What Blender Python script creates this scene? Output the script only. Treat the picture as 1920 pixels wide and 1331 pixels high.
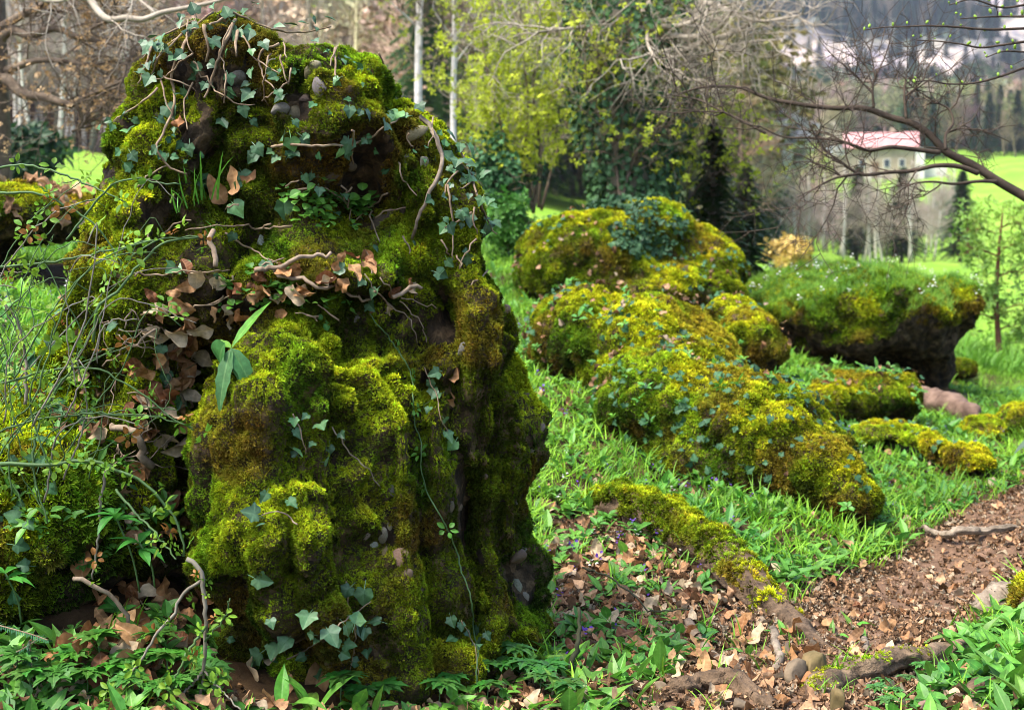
import bpy, bmesh, math, random
import numpy as np
from mathutils import Vector, Matrix, Euler
from mathutils.bvhtree import BVHTree

for _o in list(bpy.data.objects):
    bpy.data.objects.remove(_o, do_unlink=True)
scene = bpy.context.scene
COL = scene.collection
R = math.radians
rng = np.random.default_rng(11)
random.seed(5)

# ------------------------------------------------------------------ camera
TILT = R(4.6)
CAM = np.array([0.0, 0.0, 1.0])
FPX = 50.0 / 36.0 * 1920.0
cam_d = bpy.data.cameras.new('camera')
cam = bpy.data.objects.new('camera', cam_d)
COL.objects.link(cam)
cam.location = CAM
cam.rotation_euler = (R(90) - TILT, 0, 0)
cam_d.lens = 50
cam_d.sensor_width = 36
cam_d.clip_start = 0.05
cam_d.clip_end = 5000
cam_d.dof.use_dof = True
cam_d.dof.focus_distance = 3.05
cam_d.dof.aperture_fstop = 6.3
scene.camera = cam

# ------------------------------------------------------------------ sky, sun, exposure
SUN_EL, SUN_AZ = R(60), R(-118)          # azimuth measured from +Y (view direction) towards +X
world = bpy.data.worlds.new('World')
scene.world = world
world.use_nodes = True
wn = world.node_tree.nodes
wl = world.node_tree.links
wn.clear()
sky = wn.new('ShaderNodeTexSky')
sky.sky_type = 'NISHITA'
sky.sun_disc = False
sky.sun_elevation = SUN_EL
sky.sun_rotation = SUN_AZ
sky.air_density = 1.0
sky.dust_density = 2.5
sky.ozone_density = 1.0
bg = wn.new('ShaderNodeBackground')
bg.inputs['Strength'].default_value = 0.13
wo = wn.new('ShaderNodeOutputWorld')
wl.new(sky.outputs[0], bg.inputs[0])
wl.new(bg.outputs[0], wo.inputs[0])
sun_d = bpy.data.lights.new('sun', 'SUN')
sun = bpy.data.objects.new('sun', sun_d)
COL.objects.link(sun)
sun_d.energy = 2.4
sun_d.angle = R(18)
sun_d.color = (1.0, 0.955, 0.88)
_sd = Vector((math.sin(SUN_AZ) * math.cos(SUN_EL), math.cos(SUN_AZ) * math.cos(SUN_EL), math.sin(SUN_EL)))
sun.rotation_euler = _sd.to_track_quat('Z', 'Y').to_euler()
scene.view_settings.view_transform = 'Standard'
scene.view_settings.look = 'None'
scene.view_settings.exposure = 1.92
scene.view_settings.gamma = 1.0
scene.cycles.use_adaptive_sampling = True
scene.cycles.adaptive_threshold = 0.02
scene.cycles.filter_width = 0.85
scene.cycles.max_bounces = 5
scene.cycles.diffuse_bounces = 2
scene.cycles.glossy_bounces = 2
scene.cycles.transmission_bounces = 3

# ------------------------------------------------------------------ helpers: projection
_ct, _st = math.cos(TILT), math.sin(TILT)
def ray(px, py):
    a = (px - 960.0) / FPX
    b = -(py - 665.5) / FPX
    return np.array([a, _ct + b * _st, -_st + b * _ct])
def at(px, py, Y):
    d = ray(px, py)
    return CAM + d * (Y / d[1])
def proj(p):
    p = np.asarray(p, float) - CAM
    f = p[..., 1] * _ct - p[..., 2] * _st
    u = p[..., 1] * _st + p[..., 2] * _ct
    return 960 + FPX * p[..., 0] / f, 665.5 - FPX * u / f
def nrm(v):
    v = np.asarray(v, float)
    return v / (np.linalg.norm(v, axis=-1, keepdims=True) + 1e-12)

# ------------------------------------------------------------------ helpers: noise
def _hash(ix, iy, iz, s):
    with np.errstate(over='ignore'):
        h = (ix.astype(np.int64) * 374761393 + iy.astype(np.int64) * 668265263 + iz.astype(np.int64) * 2147483647 + s * 974711) & 0xffffffff
        h = ((h ^ (h >> 13)) * 1274126177) & 0xffffffff
        h = ((h ^ (h >> 16)) * 2246822519) & 0xffffffff
        h = h ^ (h >> 15)
    return (h & 0xffffff) / float(0xffffff)
def vnoise(p, s=0):
    p = np.asarray(p, float)
    i = np.floor(p).astype(np.int64)
    f = p - i
    f = f * f * f * (f * (f * 6 - 15) + 10)
    r = 0
    for dx in (0, 1):
        wx = f[:, 0] if dx else 1 - f[:, 0]
        for dy in (0, 1):
            wy = f[:, 1] if dy else 1 - f[:, 1]
            for dz in (0, 1):
                wz = f[:, 2] if dz else 1 - f[:, 2]
                r = r + wx * wy * wz * _hash(i[:, 0] + dx, i[:, 1] + dy, i[:, 2] + dz, s)
    return r * 2 - 1
def fbm(p, o=3, s=0):
    p = np.asarray(p, float)
    r, a, t = 0, 1.0, 0
    for k in range(o):
        r = r + a * vnoise(p * (2.03 ** k) + 17.3 * k, s + k)
        t += a
        a *= 0.5
    return r / t
def worley(p, s=0):
    p = np.asarray(p, float)
    i = np.floor(p).astype(np.int64)
    best = np.full(len(p), 9.0)
    cid = np.zeros(len(p))
    for dx in (-1, 0, 1):
        for dy in (-1, 0, 1):
            for dz in (-1, 0, 1):
                c = i + np.array([dx, dy, dz])
                q = np.stack([c[:, 0] + _hash(c[:, 0], c[:, 1], c[:, 2], s + 1), c[:, 1] + _hash(c[:, 0], c[:, 1], c[:, 2], s + 2),
                              c[:, 2] + _hash(c[:, 0], c[:, 1], c[:, 2], s + 3)], 1)
                d = np.linalg.norm(p - q, axis=1)
                m = d < best
                best = np.where(m, d, best)
                cid = np.where(m, _hash(c[:, 0], c[:, 1], c[:, 2], s + 4), cid)
    return best, cid
def sstep(a, b, x):
    t = np.clip((x - a) / (b - a), 0, 1)
    return t * t * (3 - 2 * t)

# ------------------------------------------------------------------ helpers: objects
def mesh_obj(name, v, f, mat=None, parent=None, smooth=True, me=None):
    if me is None:
        me = bpy.data.meshes.new(name)
        me.from_pydata([tuple(map(float, q)) for q in v], [], [tuple(map(int, q)) for q in f])
        if smooth:
            me.polygons.foreach_set('use_smooth', np.ones(len(me.polygons), bool))
        me.update()
    if mat and not len(me.materials):
        me.materials.append(mat)
    o = bpy.data.objects.new(name, me)
    COL.objects.link(o)
    if parent:
        o.parent = parent
    return o
def quick_mesh(name, v, f, mat=None, smooth=True):
    me = bpy.data.meshes.new(name)
    me.from_pydata([tuple(map(float, q)) for q in v], [], [tuple(map(int, q)) for q in f])
    if smooth:
        me.polygons.foreach_set('use_smooth', np.ones(len(me.polygons), bool))
    me.update()
    if mat:
        me.materials.append(mat)
    return me
def tag(o, label=None, cat=None, group=None, kind=None):
    if label: o['label'] = label
    if cat: o['category'] = cat
    if group: o['group'] = group
    if kind: o['kind'] = kind
    return o
def thing(name, loc, label, cat, group=None):
    o = bpy.data.objects.new(name, None)
    o.empty_display_size = 0.05
    COL.objects.link(o)
    o.location = [float(c) for c in loc]
    return tag(o, label, cat, group)
def child_world(o, parent):
    """parent o (built in world coordinates) to an empty, keeping its place"""
    o.parent = parent
    o.matrix_parent_inverse = Matrix.Translation(parent.location).inverted()
    return o
def spline(pts, n):
    p = np.asarray(pts, float)
    if len(p) < 3:
        t = np.linspace(0, 1, n)[:, None]
        return p[0] * (1 - t) + p[-1] * t
    seg = np.r_[0, np.cumsum(np.linalg.norm(np.diff(p, axis=0), axis=1) + 1e-9)]
    t = np.linspace(0, seg[-1], n)
    m = np.gradient(p, seg, axis=0)
    k = np.clip(np.searchsorted(seg, t, 'right') - 1, 0, len(p) - 2)
    h = (seg[k + 1] - seg[k])
    s = ((t - seg[k]) / h)[:, None]
    h = h[:, None]
    return (2 * s**3 - 3 * s**2 + 1) * p[k] + (s**3 - 2 * s**2 + s) * h * m[k] + (-2 * s**3 + 3 * s**2) * p[k + 1] + (s**3 - s**2) * h * m[k + 1]
def tubes(paths, sides=6, cap=True):
    V, F, base = [], [], 0
    for pts, rad in paths:
        pts = np.asarray(pts, float)
        n = len(pts)
        rad = np.broadcast_to(np.asarray(rad, float), (n,))
        t = nrm(np.gradient(pts, axis=0))
        ref = np.eye(3)[np.argmin(np.abs(t.mean(0)))]
        a = nrm(np.cross(t, ref))
        b = np.cross(t, a)
        ang = np.linspace(0, 2 * math.pi, sides, endpoint=False)
        ring = pts[:, None] + rad[:, None, None] * (np.cos(ang)[None, :, None] * a[:, None] + np.sin(ang)[None, :, None] * b[:, None])
        V.append(ring.reshape(-1, 3))
        for i in range(n - 1):
            for j in range(sides):
                j2 = (j + 1) % sides
                F.append((base + i * sides + j, base + i * sides + j2, base + (i + 1) * sides + j2, base + (i + 1) * sides + j))
        if cap:
            F.append(tuple(base + j for j in range(sides))[::-1])
            F.append(tuple(base + (n - 1) * sides + j for j in range(sides)))
        base += n * sides
    return np.concatenate(V), F
def vcol(me, name, vals):
    a = me.attributes.new(name, 'FLOAT', 'POINT')
    a.data.foreach_set('value', np.asarray(vals, np.float32))

# ------------------------------------------------------------------ helpers: materials
def new_mat(name):
    m = bpy.data.materials.new(name)
    m.use_nodes = True
    nt = m.node_tree
    nt.nodes.clear()
    out = nt.nodes.new('ShaderNodeOutputMaterial')
    p = nt.nodes.new('ShaderNodeBsdfPrincipled')
    nt.links.new(p.outputs[0], out.inputs[0])
    return m, nt, p, out
def N(nt, t, **kw):
    n = nt.nodes.new(t)
    for k, v in kw.items():
        setattr(n, k, v)
    return n
def ramp(nt, src, stops):
    r = N(nt, 'ShaderNodeValToRGB')
    while len(r.color_ramp.elements) < len(stops):
        r.color_ramp.elements.new(0.5)
    for e, (pos, c) in zip(r.color_ramp.elements, stops):
        e.position = pos
        e.color = (*c, 1)
    nt.links.new(src, r.inputs[0])
    return r.outputs[0]
def mix_mul(nt, a, b, fac=1.0, mode='MULTIPLY'):
    m = N(nt, 'ShaderNodeMix', data_type='RGBA', blend_type=mode)
    m.inputs[0].default_value = fac
    for s, i in ((a, 6), (b, 7)):
        if isinstance(s, tuple):
            m.inputs[i].default_value = (*s, 1)
        else:
            nt.links.new(s, m.inputs[i])
    return m.outputs[2]
def noise_tex(nt, scale, detail=4, rough=0.6, coord='Object', dim=None):
    tc = N(nt, 'ShaderNodeTexCoord')
    n = N(nt, 'ShaderNodeTexNoise')
    n.inputs['Scale'].default_value = scale
    n.inputs['Detail'].default_value = detail
    n.inputs['Roughness'].default_value = rough
    src = tc.outputs[coord]
    if dim is not None:
        mp = N(nt, 'ShaderNodeMapping')
        mp.inputs['Scale'].default_value = dim
        nt.links.new(src, mp.inputs[0])
        src = mp.outputs[0]
    nt.links.new(src, n.inputs['Vector'])
    return n.outputs['Fac']
def bump(nt, p, h, strength=0.5, dist=0.01):
    b = N(nt, 'ShaderNodeBump')
    b.inputs['Strength'].default_value = strength
    b.inputs['Distance'].default_value = dist
    nt.links.new(h, b.inputs['Height'])
    nt.links.new(b.outputs[0], p.inputs['Normal'])
def translucent(nt, p, out, col, fac):
    if fac <= 0: return
    t = N(nt, 'ShaderNodeBsdfTranslucent')
    nt.links.new(col, t.inputs[0])
    ms = N(nt, 'ShaderNodeMixShader')
    ms.inputs[0].default_value = fac
    nt.links.new(p.outputs[0], ms.inputs[1])
    nt.links.new(t.outputs[0], ms.inputs[2])
    nt.links.new(ms.outputs[0], out.inputs[0])
def leaf_mat(name, source='INSTANCER', rough=0.55, tr=0.25, spec=0.3, vein=None, tip=None):
    """source INSTANCER: colour from the per-point tint; OBJECT: from the object's colour"""
    m, nt, p, out = new_mat(name)
    if source == 'INSTANCER':
        a = N(nt, 'ShaderNodeAttribute', attribute_type='INSTANCER', attribute_name='tint')
        col = a.outputs['Color']
    else:
        a = N(nt, 'ShaderNodeObjectInfo')
        col = a.outputs['Color']
    if vein is not None:
        v = N(nt, 'ShaderNodeAttribute', attribute_type='GEOMETRY', attribute_name='vein')
        mx = N(nt, 'ShaderNodeMix', data_type='RGBA', blend_type='MIX')
        nt.links.new(v.outputs['Fac'], mx.inputs[0])
        nt.links.new(col, mx.inputs[6])
        nt.links.new(mix_mul(nt, col, vein, 1.0, 'ADD'), mx.inputs[7])
        col = mx.outputs[2]
    nz = noise_tex(nt, 45, 4, 0.65)
    col = mix_mul(nt, col, ramp(nt, nz, [(0.3, (0.6, 0.58, 0.55)), (0.72, (1.3, 1.3, 1.3))]))
    nt.links.new(col, p.inputs['Base Color'])
    p.inputs['Roughness'].default_value = rough
    p.inputs['Specular IOR Level'].default_value = spec
    translucent(nt, p, out, col, tr)
    return m
def simple_mat(name, c1, c2, scale=20, rough=0.85, bumpd=0.0, spec=0.2, dim=None, detail=5):
    m, nt, p, out = new_mat(name)
    nz = noise_tex(nt, scale, detail, 0.65, dim=dim)
    nt.links.new(ramp(nt, nz, [(0.3, c1), (0.7, c2)]), p.inputs['Base Color'])
    p.inputs['Roughness'].default_value = rough
    p.inputs['Specular IOR Level'].default_value = spec
    if bumpd: bump(nt, p, nz, 0.8, bumpd)
    return m

# ------------------------------------------------------------------ helpers: scatter by geometry nodes
def scatter(name, pts, rot, scl, tint, protos, parent=None, idx=None):
    """one object whose points carry copies of small meshes (moss tufts, grass, litter)"""
    n = len(pts)
    me = bpy.data.meshes.new(name)
    me.vertices.add(n)
    me.vertices.foreach_set('co', np.asarray(pts, np.float32).ravel())
    def att(nm, typ, arr, key):
        a = me.attributes.new(nm, typ, 'POINT')
        a.data.foreach_set(key, np.asarray(arr).ravel())
    scl = np.asarray(scl, np.float32)
    if scl.ndim == 1: scl = np.repeat(scl[:, None], 3, 1)
    att('rot', 'FLOAT_VECTOR', np.asarray(rot, np.float32), 'vector')
    att('scl', 'FLOAT_VECTOR', scl, 'vector')
    t = np.ones((n, 4), np.float32)
    t[:, :3] = np.clip(tint, 0.002, 1)
    att('tint', 'FLOAT_COLOR', t, 'color')
    if idx is None: idx = rng.integers(0, len(protos), n)
    att('idx', 'INT', np.asarray(idx, np.int32), 'value')
    me.update()
    o = bpy.data.objects.new(name, me)
    COL.objects.link(o)
    g = bpy.data.node_groups.new(name + '_nodes', 'GeometryNodeTree')
    g.interface.new_socket('Geometry', in_out='INPUT', socket_type='NodeSocketGeometry')
    g.interface.new_socket('Geometry', in_out='OUTPUT', socket_type='NodeSocketGeometry')
    L = g.links
    gi = g.nodes.new('NodeGroupInput')
    go = g.nodes.new('NodeGroupOutput')
    io = g.nodes.new('GeometryNodeInstanceOnPoints')
    j = g.nodes.new('GeometryNodeGeometryToInstance')
    for pm in reversed(protos):
        ob = bpy.data.objects.get('proto_' + pm.name)
        if ob is None:
            ob = bpy.data.objects.new('proto_' + pm.name, pm)
        oi = g.nodes.new('GeometryNodeObjectInfo')
        oi.inputs['Object'].default_value = ob
        L.new(oi.outputs['Geometry'], j.inputs[0])
    def na(nm, typ):
        x = g.nodes.new('GeometryNodeInputNamedAttribute')
        x.data_type = typ
        x.inputs['Name'].default_value = nm
        return x.outputs['Attribute']
    e2r = g.nodes.new('FunctionNodeEulerToRotation')
    L.new(na('rot', 'FLOAT_VECTOR'), e2r.inputs[0])
    L.new(gi.outputs[0], io.inputs['Points'])
    L.new(j.outputs[0], io.inputs['Instance'])
    io.inputs['Pick Instance'].default_value = True
    L.new(na('idx', 'INT'), io.inputs['Instance Index'])
    L.new(e2r.outputs[0], io.inputs['Rotation'])
    L.new(na('scl', 'FLOAT_VECTOR'), io.inputs['Scale'])
    L.new(io.outputs[0], go.inputs[0])
    md = o.modifiers.new('scatter', 'NODES')
    md.node_group = g
    o['kind'] = 'stuff'
    if parent:
        child_world(o, parent)
    return o
def euler_from_normal(nv, spin):
    """euler XYZ whose +Z is nv, with a spin about it (vectorised)"""
    nv = nrm(nv)
    n = len(nv)
    ref = np.where(np.abs(nv[:, 2:3]) < 0.95, np.array([[0, 0, 1.0]]), np.array([[0, 1.0, 0]]))
    x = nrm(np.cross(ref, nv))
    y = np.cross(nv, x)
    c, s = np.cos(spin)[:, None], np.sin(spin)[:, None]
    X = x * c + y * s
    Y = -x * s + y * c
    ry = -np.arcsin(np.clip(X[:, 2], -1, 1))
    rx = np.arctan2(Y[:, 2], nv[:, 2])
    rz = np.arctan2(X[:, 1], X[:, 0])
    return np.stack([rx, ry, rz], 1)
def euler_from_axes(yv, zv):
    """euler whose +Y points along yv and +Z near zv"""
    y = nrm(yv); x = nrm(np.cross(y, zv)); z = np.cross(x, y)
    m = Matrix(((x[0], y[0], z[0]), (x[1], y[1], z[1]), (x[2], y[2], z[2])))
    return m.to_euler()

# ------------------------------------------------------------------ small leaf meshes
def strip_leaf(L, W, prof, n=7, fold=0.25, curl=0.0, wave=0.0, seed=0, side=0.0, tooth=0.0):
    r = np.random.default_rng(seed)
    V, F, vein = [], [], []
    ph = r.uniform(0, 6.28)
    cols = np.array([-1, -0.16, 0, 0.16, 1]); ribs = seed >= 0 and n == 13
    for i in range(n):
        t = i / (n - 1)
        w = max(prof(t), 0.015) * W * 0.5
        if tooth and 0 < i < n - 1: w *= 1 + tooth * (1 if i % 2 else -1)
        a = curl * t
        y = L * (math.sin(a) / curl if abs(curl) > 1e-3 else t)
        z0 = L * ((1 - math.cos(a)) / curl if abs(curl) > 1e-3 else 0)
        for c in cols:
            zz = abs(c) * w * fold + wave * w * math.sin(ph + 9 * t + (2 if c > 0 else 0)) * abs(c)
            V.append((c * w + side * L * t * t, y - zz * math.sin(a), z0 + zz * math.cos(a)))
            vein.append(1.0 if c == 0 else (.55 if ribs and i % 2 else 0.0))
    for i in range(n - 1):
        for j in range(4):
            k = i * 5 + j
            F.append((k, k + 1, k + 6, k + 5))
    return V, F, vein
def merge(parts):
    V, F, A, b = [], [], [], 0
    for v, f, a in parts:
        V += list(v); F += [tuple(q + b for q in g) for g in f]; A += list(a); b += len(v)
    return V, F, A
def xform(part, m):
    v, f, a = part
    return [tuple(m @ Vector(q)) for q in v], f, a
def leaf_me(name, part, mat):
    me = quick_mesh(name, part[0], part[1], mat)
    vcol(me, 'vein', part[2])
    return me
ell = lambda t: math.sin(math.pi * min(1, t * 0.98 + 0.02)) ** 0.8
ovate = lambda t: (math.sin(math.pi * t ** 0.72)) ** 0.9 if 0 < t < 1 else 0
lance = lambda t: math.sin(math.pi * t ** 0.85) ** 1.2 if 0 < t < 1 else 0
blade = lambda t: (1 - t) ** 0.6 * (0.6 + 0.4 * min(1, t * 5))

def moss_mat(name):
    m = bpy.data.materials.new(name); m.use_nodes = True
    nt = m.node_tree; nt.nodes.clear()
    out = N(nt, 'ShaderNodeOutputMaterial')
    a = N(nt, 'ShaderNodeAttribute', attribute_type='INSTANCER', attribute_name='tint')
    d = N(nt, 'ShaderNodeBsdfDiffuse'); t = N(nt, 'ShaderNodeBsdfTranslucent'); ms = N(nt, 'ShaderNodeMixShader')
    ms.inputs[0].default_value = .3
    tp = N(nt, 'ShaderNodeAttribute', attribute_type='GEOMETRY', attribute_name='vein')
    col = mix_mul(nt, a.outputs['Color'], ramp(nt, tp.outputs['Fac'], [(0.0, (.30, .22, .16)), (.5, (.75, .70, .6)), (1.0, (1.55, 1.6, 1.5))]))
    nt.links.new(col, d.inputs[0]); nt.links.new(col, t.inputs[0])
    nt.links.new(d.outputs[0], ms.inputs[1]); nt.links.new(t.outputs[0], ms.inputs[2]); nt.links.new(ms.outputs[0], out.inputs[0])
    return m
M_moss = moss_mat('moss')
M_grass = leaf_mat('grass', 'INSTANCER', 0.5, 0.35, 0.3)
M_herb = leaf_mat('herb', 'INSTANCER', 0.5, 0.3, 0.35, vein=(0.05, 0.06, 0.02))
M_litter = leaf_mat('dead_leaf_litter', 'INSTANCER', 0.75, 0.12, 0.2, vein=(0.06, 0.04, 0.02))
M_ivy = leaf_mat('ivy_leaf', 'OBJECT', 0.5, 0.08, 0.4, vein=(0.07, 0.12, 0.07))
M_ivy_i = leaf_mat('ivy_leaf_small', 'INSTANCER', 0.6, 0.1, 0.2, vein=(0.04, 0.08, 0.05))
M_leaf_o = leaf_mat('fresh_leaf', 'OBJECT', 0.45, 0.3, 0.35, vein=(0.06, 0.08, 0.03))
M_dead_o = leaf_mat('dead_leaf', 'OBJECT', 0.7, 0.12, 0.25, vein=(0.10, 0.07, 0.04))
M_bud_i = leaf_mat('spring_leaf', 'INSTANCER', 0.5, 0.4, 0.25)
M_flower = leaf_mat('petal', 'INSTANCER', 0.5, 0.4, 0.2)

def moss_tuft(seed, n=20, h=0.0105, r=0.010, w=0.0018):
    rr = np.random.default_rng(seed)
    V, F, A = [], [], []
    for k in range(n):
        a = rr.uniform(0, 6.28); lean = rr.uniform(0.15, 1.25)
        b = np.array([math.cos(a), math.sin(a), 0]) * r * math.sqrt(rr.uniform(0, 1))
        out = np.array([math.cos(a + rr.normal() * .5), math.sin(a + rr.normal() * .5), 0])
        L = h * rr.uniform(0.6, 1.25)
        p1 = b + (out * math.sin(lean * .5) + np.array([0, 0, math.cos(lean * .5)])) * L * .55
        p2 = p1 + (out * math.sin(lean) + np.array([0, 0, math.cos(lean)])) * L * .5
        sd = np.array([-out[1], out[0], 0]) * w * rr.uniform(.6, 1.2)
        i = len(V)
        V += [b - sd * .4, b + sd * .4, p1 - sd, p1 + sd, p2]
        F += [(i, i + 1, i + 3, i + 2), (i + 2, i + 3, i + 4)]
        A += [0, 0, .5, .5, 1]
    return leaf_me('moss_tuft_%d' % seed, (V, F, A), M_moss)
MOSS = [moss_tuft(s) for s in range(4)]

def grass_tuft(seed, n=8, h=0.16, w=0.005, spread=0.03, arch=1.3):
    rr = np.random.default_rng(100 + seed)
    parts = []
    for k in range(n):
        L = h * rr.uniform(.6, 1.2)
        p = strip_leaf(L, w * 2 * rr.uniform(.7, 1.2), blade, 6, 0.3, -arch * rr.uniform(.3, 1.2))
        m = Matrix.Translation((rr.normal() * spread, rr.normal() * spread, 0)) @ Matrix.Rotation(rr.uniform(0, 6.28), 4, 'Z') @ Matrix.Rotation(R(rr.uniform(55, 88)), 4, 'X')
        parts.append(xform(p, m))
    return leaf_me('grass_tuft_%d' % seed, merge(parts), M_grass)
GRASS = [grass_tuft(s) for s in range(4)]

def herb(seed, n=6, L=0.045, W=0.024, prof=ovate, stem=0.03, mat=M_herb, nm='herb'):
    rr = np.random.default_rng(200 + seed)
    parts = []
    for k in range(n):
        p = strip_leaf(L * rr.uniform(.7, 1.25), W * rr.uniform(.8, 1.2), prof, 5, 0.3, -rr.uniform(.1, .8))
        a = k * 6.283 / n + rr.normal() * .3
        m = Matrix.Translation((0.006 * math.cos(a), 0.006 * math.sin(a), stem * rr.uniform(.3, 1.2))) @ Matrix.Rotation(a - 1.57, 4, 'Z') @ Matrix.Rotation(R(rr.uniform(0, 45)), 4, 'X')
        parts.append(xform(p, m))
    return leaf_me('%s_%d' % (nm, seed), merge(parts), mat)
HERB = [herb(s) for s in range(3)] + [herb(9, 4, 0.085, 0.03, lance, 0.02)]
BUDS = [herb(30 + s, 5, 0.034, 0.017, ell, 0.02, M_bud_i, 'bud_leaves') for s in range(3)]
ROSE = [herb(40 + s, 5, 0.017, 0.010, ell, 0.006, M_bud_i, 'leaflet') for s in range(3)]
VIOLET = [herb(50, 5, 0.011, 0.010, ell, 0.05, M_flower, 'violet_petals')]

IVY_OUT = [(0.0, 0.04), (0.17, -0.12), (0.38, -0.10), (0.47, 0.10), (0.60, 0.34), (0.40, 0.50), (0.24, 0.74), (0.0, 1.0)]
IVY_TIP = [0.8, 0, 0.35, 0, 0.45, 0, 0, 0.5]
def ivy_leaf(seed, mat, size=0.037):
    rr = np.random.default_rng(300 + seed)
    sx, jit = rr.uniform(.85, 1.1), 0.05
    pts, va = [], []
    right = [(x * sx * (1 + rr.normal() * jit), y + rr.normal() * .03 * (0 < k < 7)) for k, (x, y) in enumerate(IVY_OUT)]
    left = [(-x * sx * (1 + rr.normal() * jit), y + rr.normal() * .03) for (x, y) in IVY_OUT[1:-1]][::-1]
    for (x, y), a in zip(right + left, IVY_TIP + IVY_TIP[1:-1][::-1]):
        pts.append((x, y)); va.append(a)
    fold, droop = rr.uniform(.1, .4), rr.uniform(.1, .5)
    V = [(0, 0.22 * size, 0)]; A = [0.8]
    for x, y in pts:
        V.append((x * size, y * size, (fold * abs(x) - droop * max(0, y - .2) ** 2 - .25 * x * x) * size))
        A.append(0)
    n = len(pts)
    A[1:] = va
    # midpoints so the veins stay thin
    F = []
    for k in range(n):
        F.append((0, 1 + k, 1 + (k + 1) % n))
    # petiole
    b = len(V)
    V += [(-.0009, 0.02 * size, 0), (.0009, 0.02 * size, 0), (.0007, -.5 * size, -.22 * size), (-.0007, -.5 * size, -.22 * size)]
    F.append((b, b + 1, b + 2, b + 3)); A += [.9] * 4
    me = leaf_me('ivy_leaf_%d_%s' % (seed, mat.name), (V, F, A), mat)
    me.polygons.foreach_set('use_smooth', np.zeros(len(me.polygons), bool))
    return me
IVYL = [ivy_leaf(s, M_ivy) for s in range(6)]
IVYI = [ivy_leaf(s, M_ivy_i) for s in range(4)]

def beech_leaf(seed, mat, L=0.075, W=0.045):
    rr = np.random.default_rng(400 + seed)
    p = strip_leaf(L, W, lambda t: ovate(t * .97 + .015) * .95, 13, rr.uniform(-.3, 1.5), rr.uniform(-2.4, 1.8), rr.uniform(.25, .8), seed, rr.normal() * .10, 0.025)
    return leaf_me('dead_leaf_%d_%s' % (seed, mat.name), p, mat)
DEAD_O = [beech_leaf(s, M_dead_o) for s in range(8)]
DEAD_I = [beech_leaf(s, M_litter) for s in range(6)]
CHIP_I = [beech_leaf(20 + s, M_litter, 0.035, 0.022) for s in range(4)]

# ------------------------------------------------------------------ the ground: one sheet, fitted to heights read off the place
GA = []
def A(px, py, Y):
    p = at(px, py, Y); GA.append(tuple(p))
def Zp(x, y, z): GA.append((x, y, z))
for q in [(-2.5, 1.2, .25), (0, 1.2, 0.02), (2.5, 1.2, .1), (-3.5, 3, .75), (3.2, 3, .35), (5, 5, .6), (-5, 5, .9), (6, 8, .5), (-7, 8, .8)]: Zp(*q)
for q in [(700, 1335, 2.9), (1250, 1335, 2.95), (100, 1300, 2.75), (250, 1150, 3.0), (1000, 1245, 3.35), (1300, 1235, 3.45), (1500, 1255, 3.32),
          (1600, 1320, 3.0), (1150, 1120, 3.9), (1300, 1100, 4.05), (1120, 975, 4.6), (1300, 1010, 4.55), (1450, 1110, 4.1), (1090, 830, 5.5), (1080, 740, 6.2),
          (1300, 910, 5.2), (1500, 960, 5.0), (1650, 1050, 4.7), (1780, 1090, 4.45), (1700, 1160, 4.05), (1900, 1020, 4.75), (1850, 960, 5.2), (1915, 900, 6.1),
          (1900, 1160, 3.95), (1900, 1220, 3.5), (1900, 1310, 3.0), (1700, 940, 5.8), (1800, 870, 6.7), (1600, 790, 7.6), (1720, 800, 7.8), (1900, 810, 7.8),
          (1900, 735, 10.5), (1780, 728, 10), (1500, 690, 8.5), (1500, 650, 10), (1400, 620, 11), (1000, 580, 8.5), (1000, 490, 13), (1900, 695, 13), (1650, 640, 14),
          (1650, 640, 25), (1900, 640, 25), (1900, 540, 45), (1600, 545, 45), (1900, 455, 100), (1600, 490, 90), (1600, 440, 140), (1900, 385, 150), (1650, 325, 200),
          (1900, 312, 210), (1300, 340, 200), (1650, 270, 260), (1900, 285, 250), (1300, 225, 340), (1900, 222, 380), (1600, 220, 420), (2300, 250, 260), (2300, 500, 60),
          (50, 485, 7), (150, 620, 5), (0, 680, 4.5), (60, 830, 3.9), (0, 430, 12), (150, 405, 20), (200, 370, 30), (150, 310, 50), (60, 265, 70), (220, 312, 62),
          (300, 290, 90), (60, 190, 120), (500, 150, 150), (800, 250, 100), (800, 380, 40), (1000, 430, 25), (1000, 410, 40), (1000, 300, 110), (960, 150, 260),
          (100, 0, 260), (-500, 300, 60), (-500, 0, 250)]: A(*q)
GA = np.array(GA)
def _gc(x, y): return np.stack([x / (y + 1.5) * 4, np.log(y + 0.6) * 1.6], -1)
def _tps(r2): return 0.5 * r2 * np.log(r2 + 1e-9)
_gx = _gc(GA[:, 0], GA[:, 1])
_gw = (GA[:, 2] - 1.0) / GA[:, 1]
_n = len(GA)
_K = _tps(((_gx[:, None] - _gx[None]) ** 2).sum(-1)) + np.eye(_n) * 0.03
_P = np.c_[np.ones(_n), _gx]
_sol = np.linalg.solve(np.block([[_K, _P], [_P.T, np.zeros((3, 3))]]), np.r_[_gw, 0, 0, 0])
def ground_z(x, y):
    x = np.asarray(x, float).ravel(); y = np.asarray(y, float).ravel()
    y = np.maximum(y, 0.8)
    g = _gc(x, y)
    w = np.empty(len(x))
    for s in range(0, len(x), 20000):
        q = g[s:s + 20000]
        w[s:s + 20000] = _tps(((q[:, None] - _gx[None]) ** 2).sum(-1)) @ _sol[:_n] + np.c_[np.ones(len(q)), q] @ _sol[_n:]
    z = 1.0 + w * y
    amp = 0.035 + 0.004 * y
    p = np.stack([x, y, 0 * x], 1)
    return z + amp * fbm(p * (2.2 / (1 + y * .05))[:, None], 3, 7) + 0.012 * fbm(p * 14, 2, 9) * (y < 14)

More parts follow.
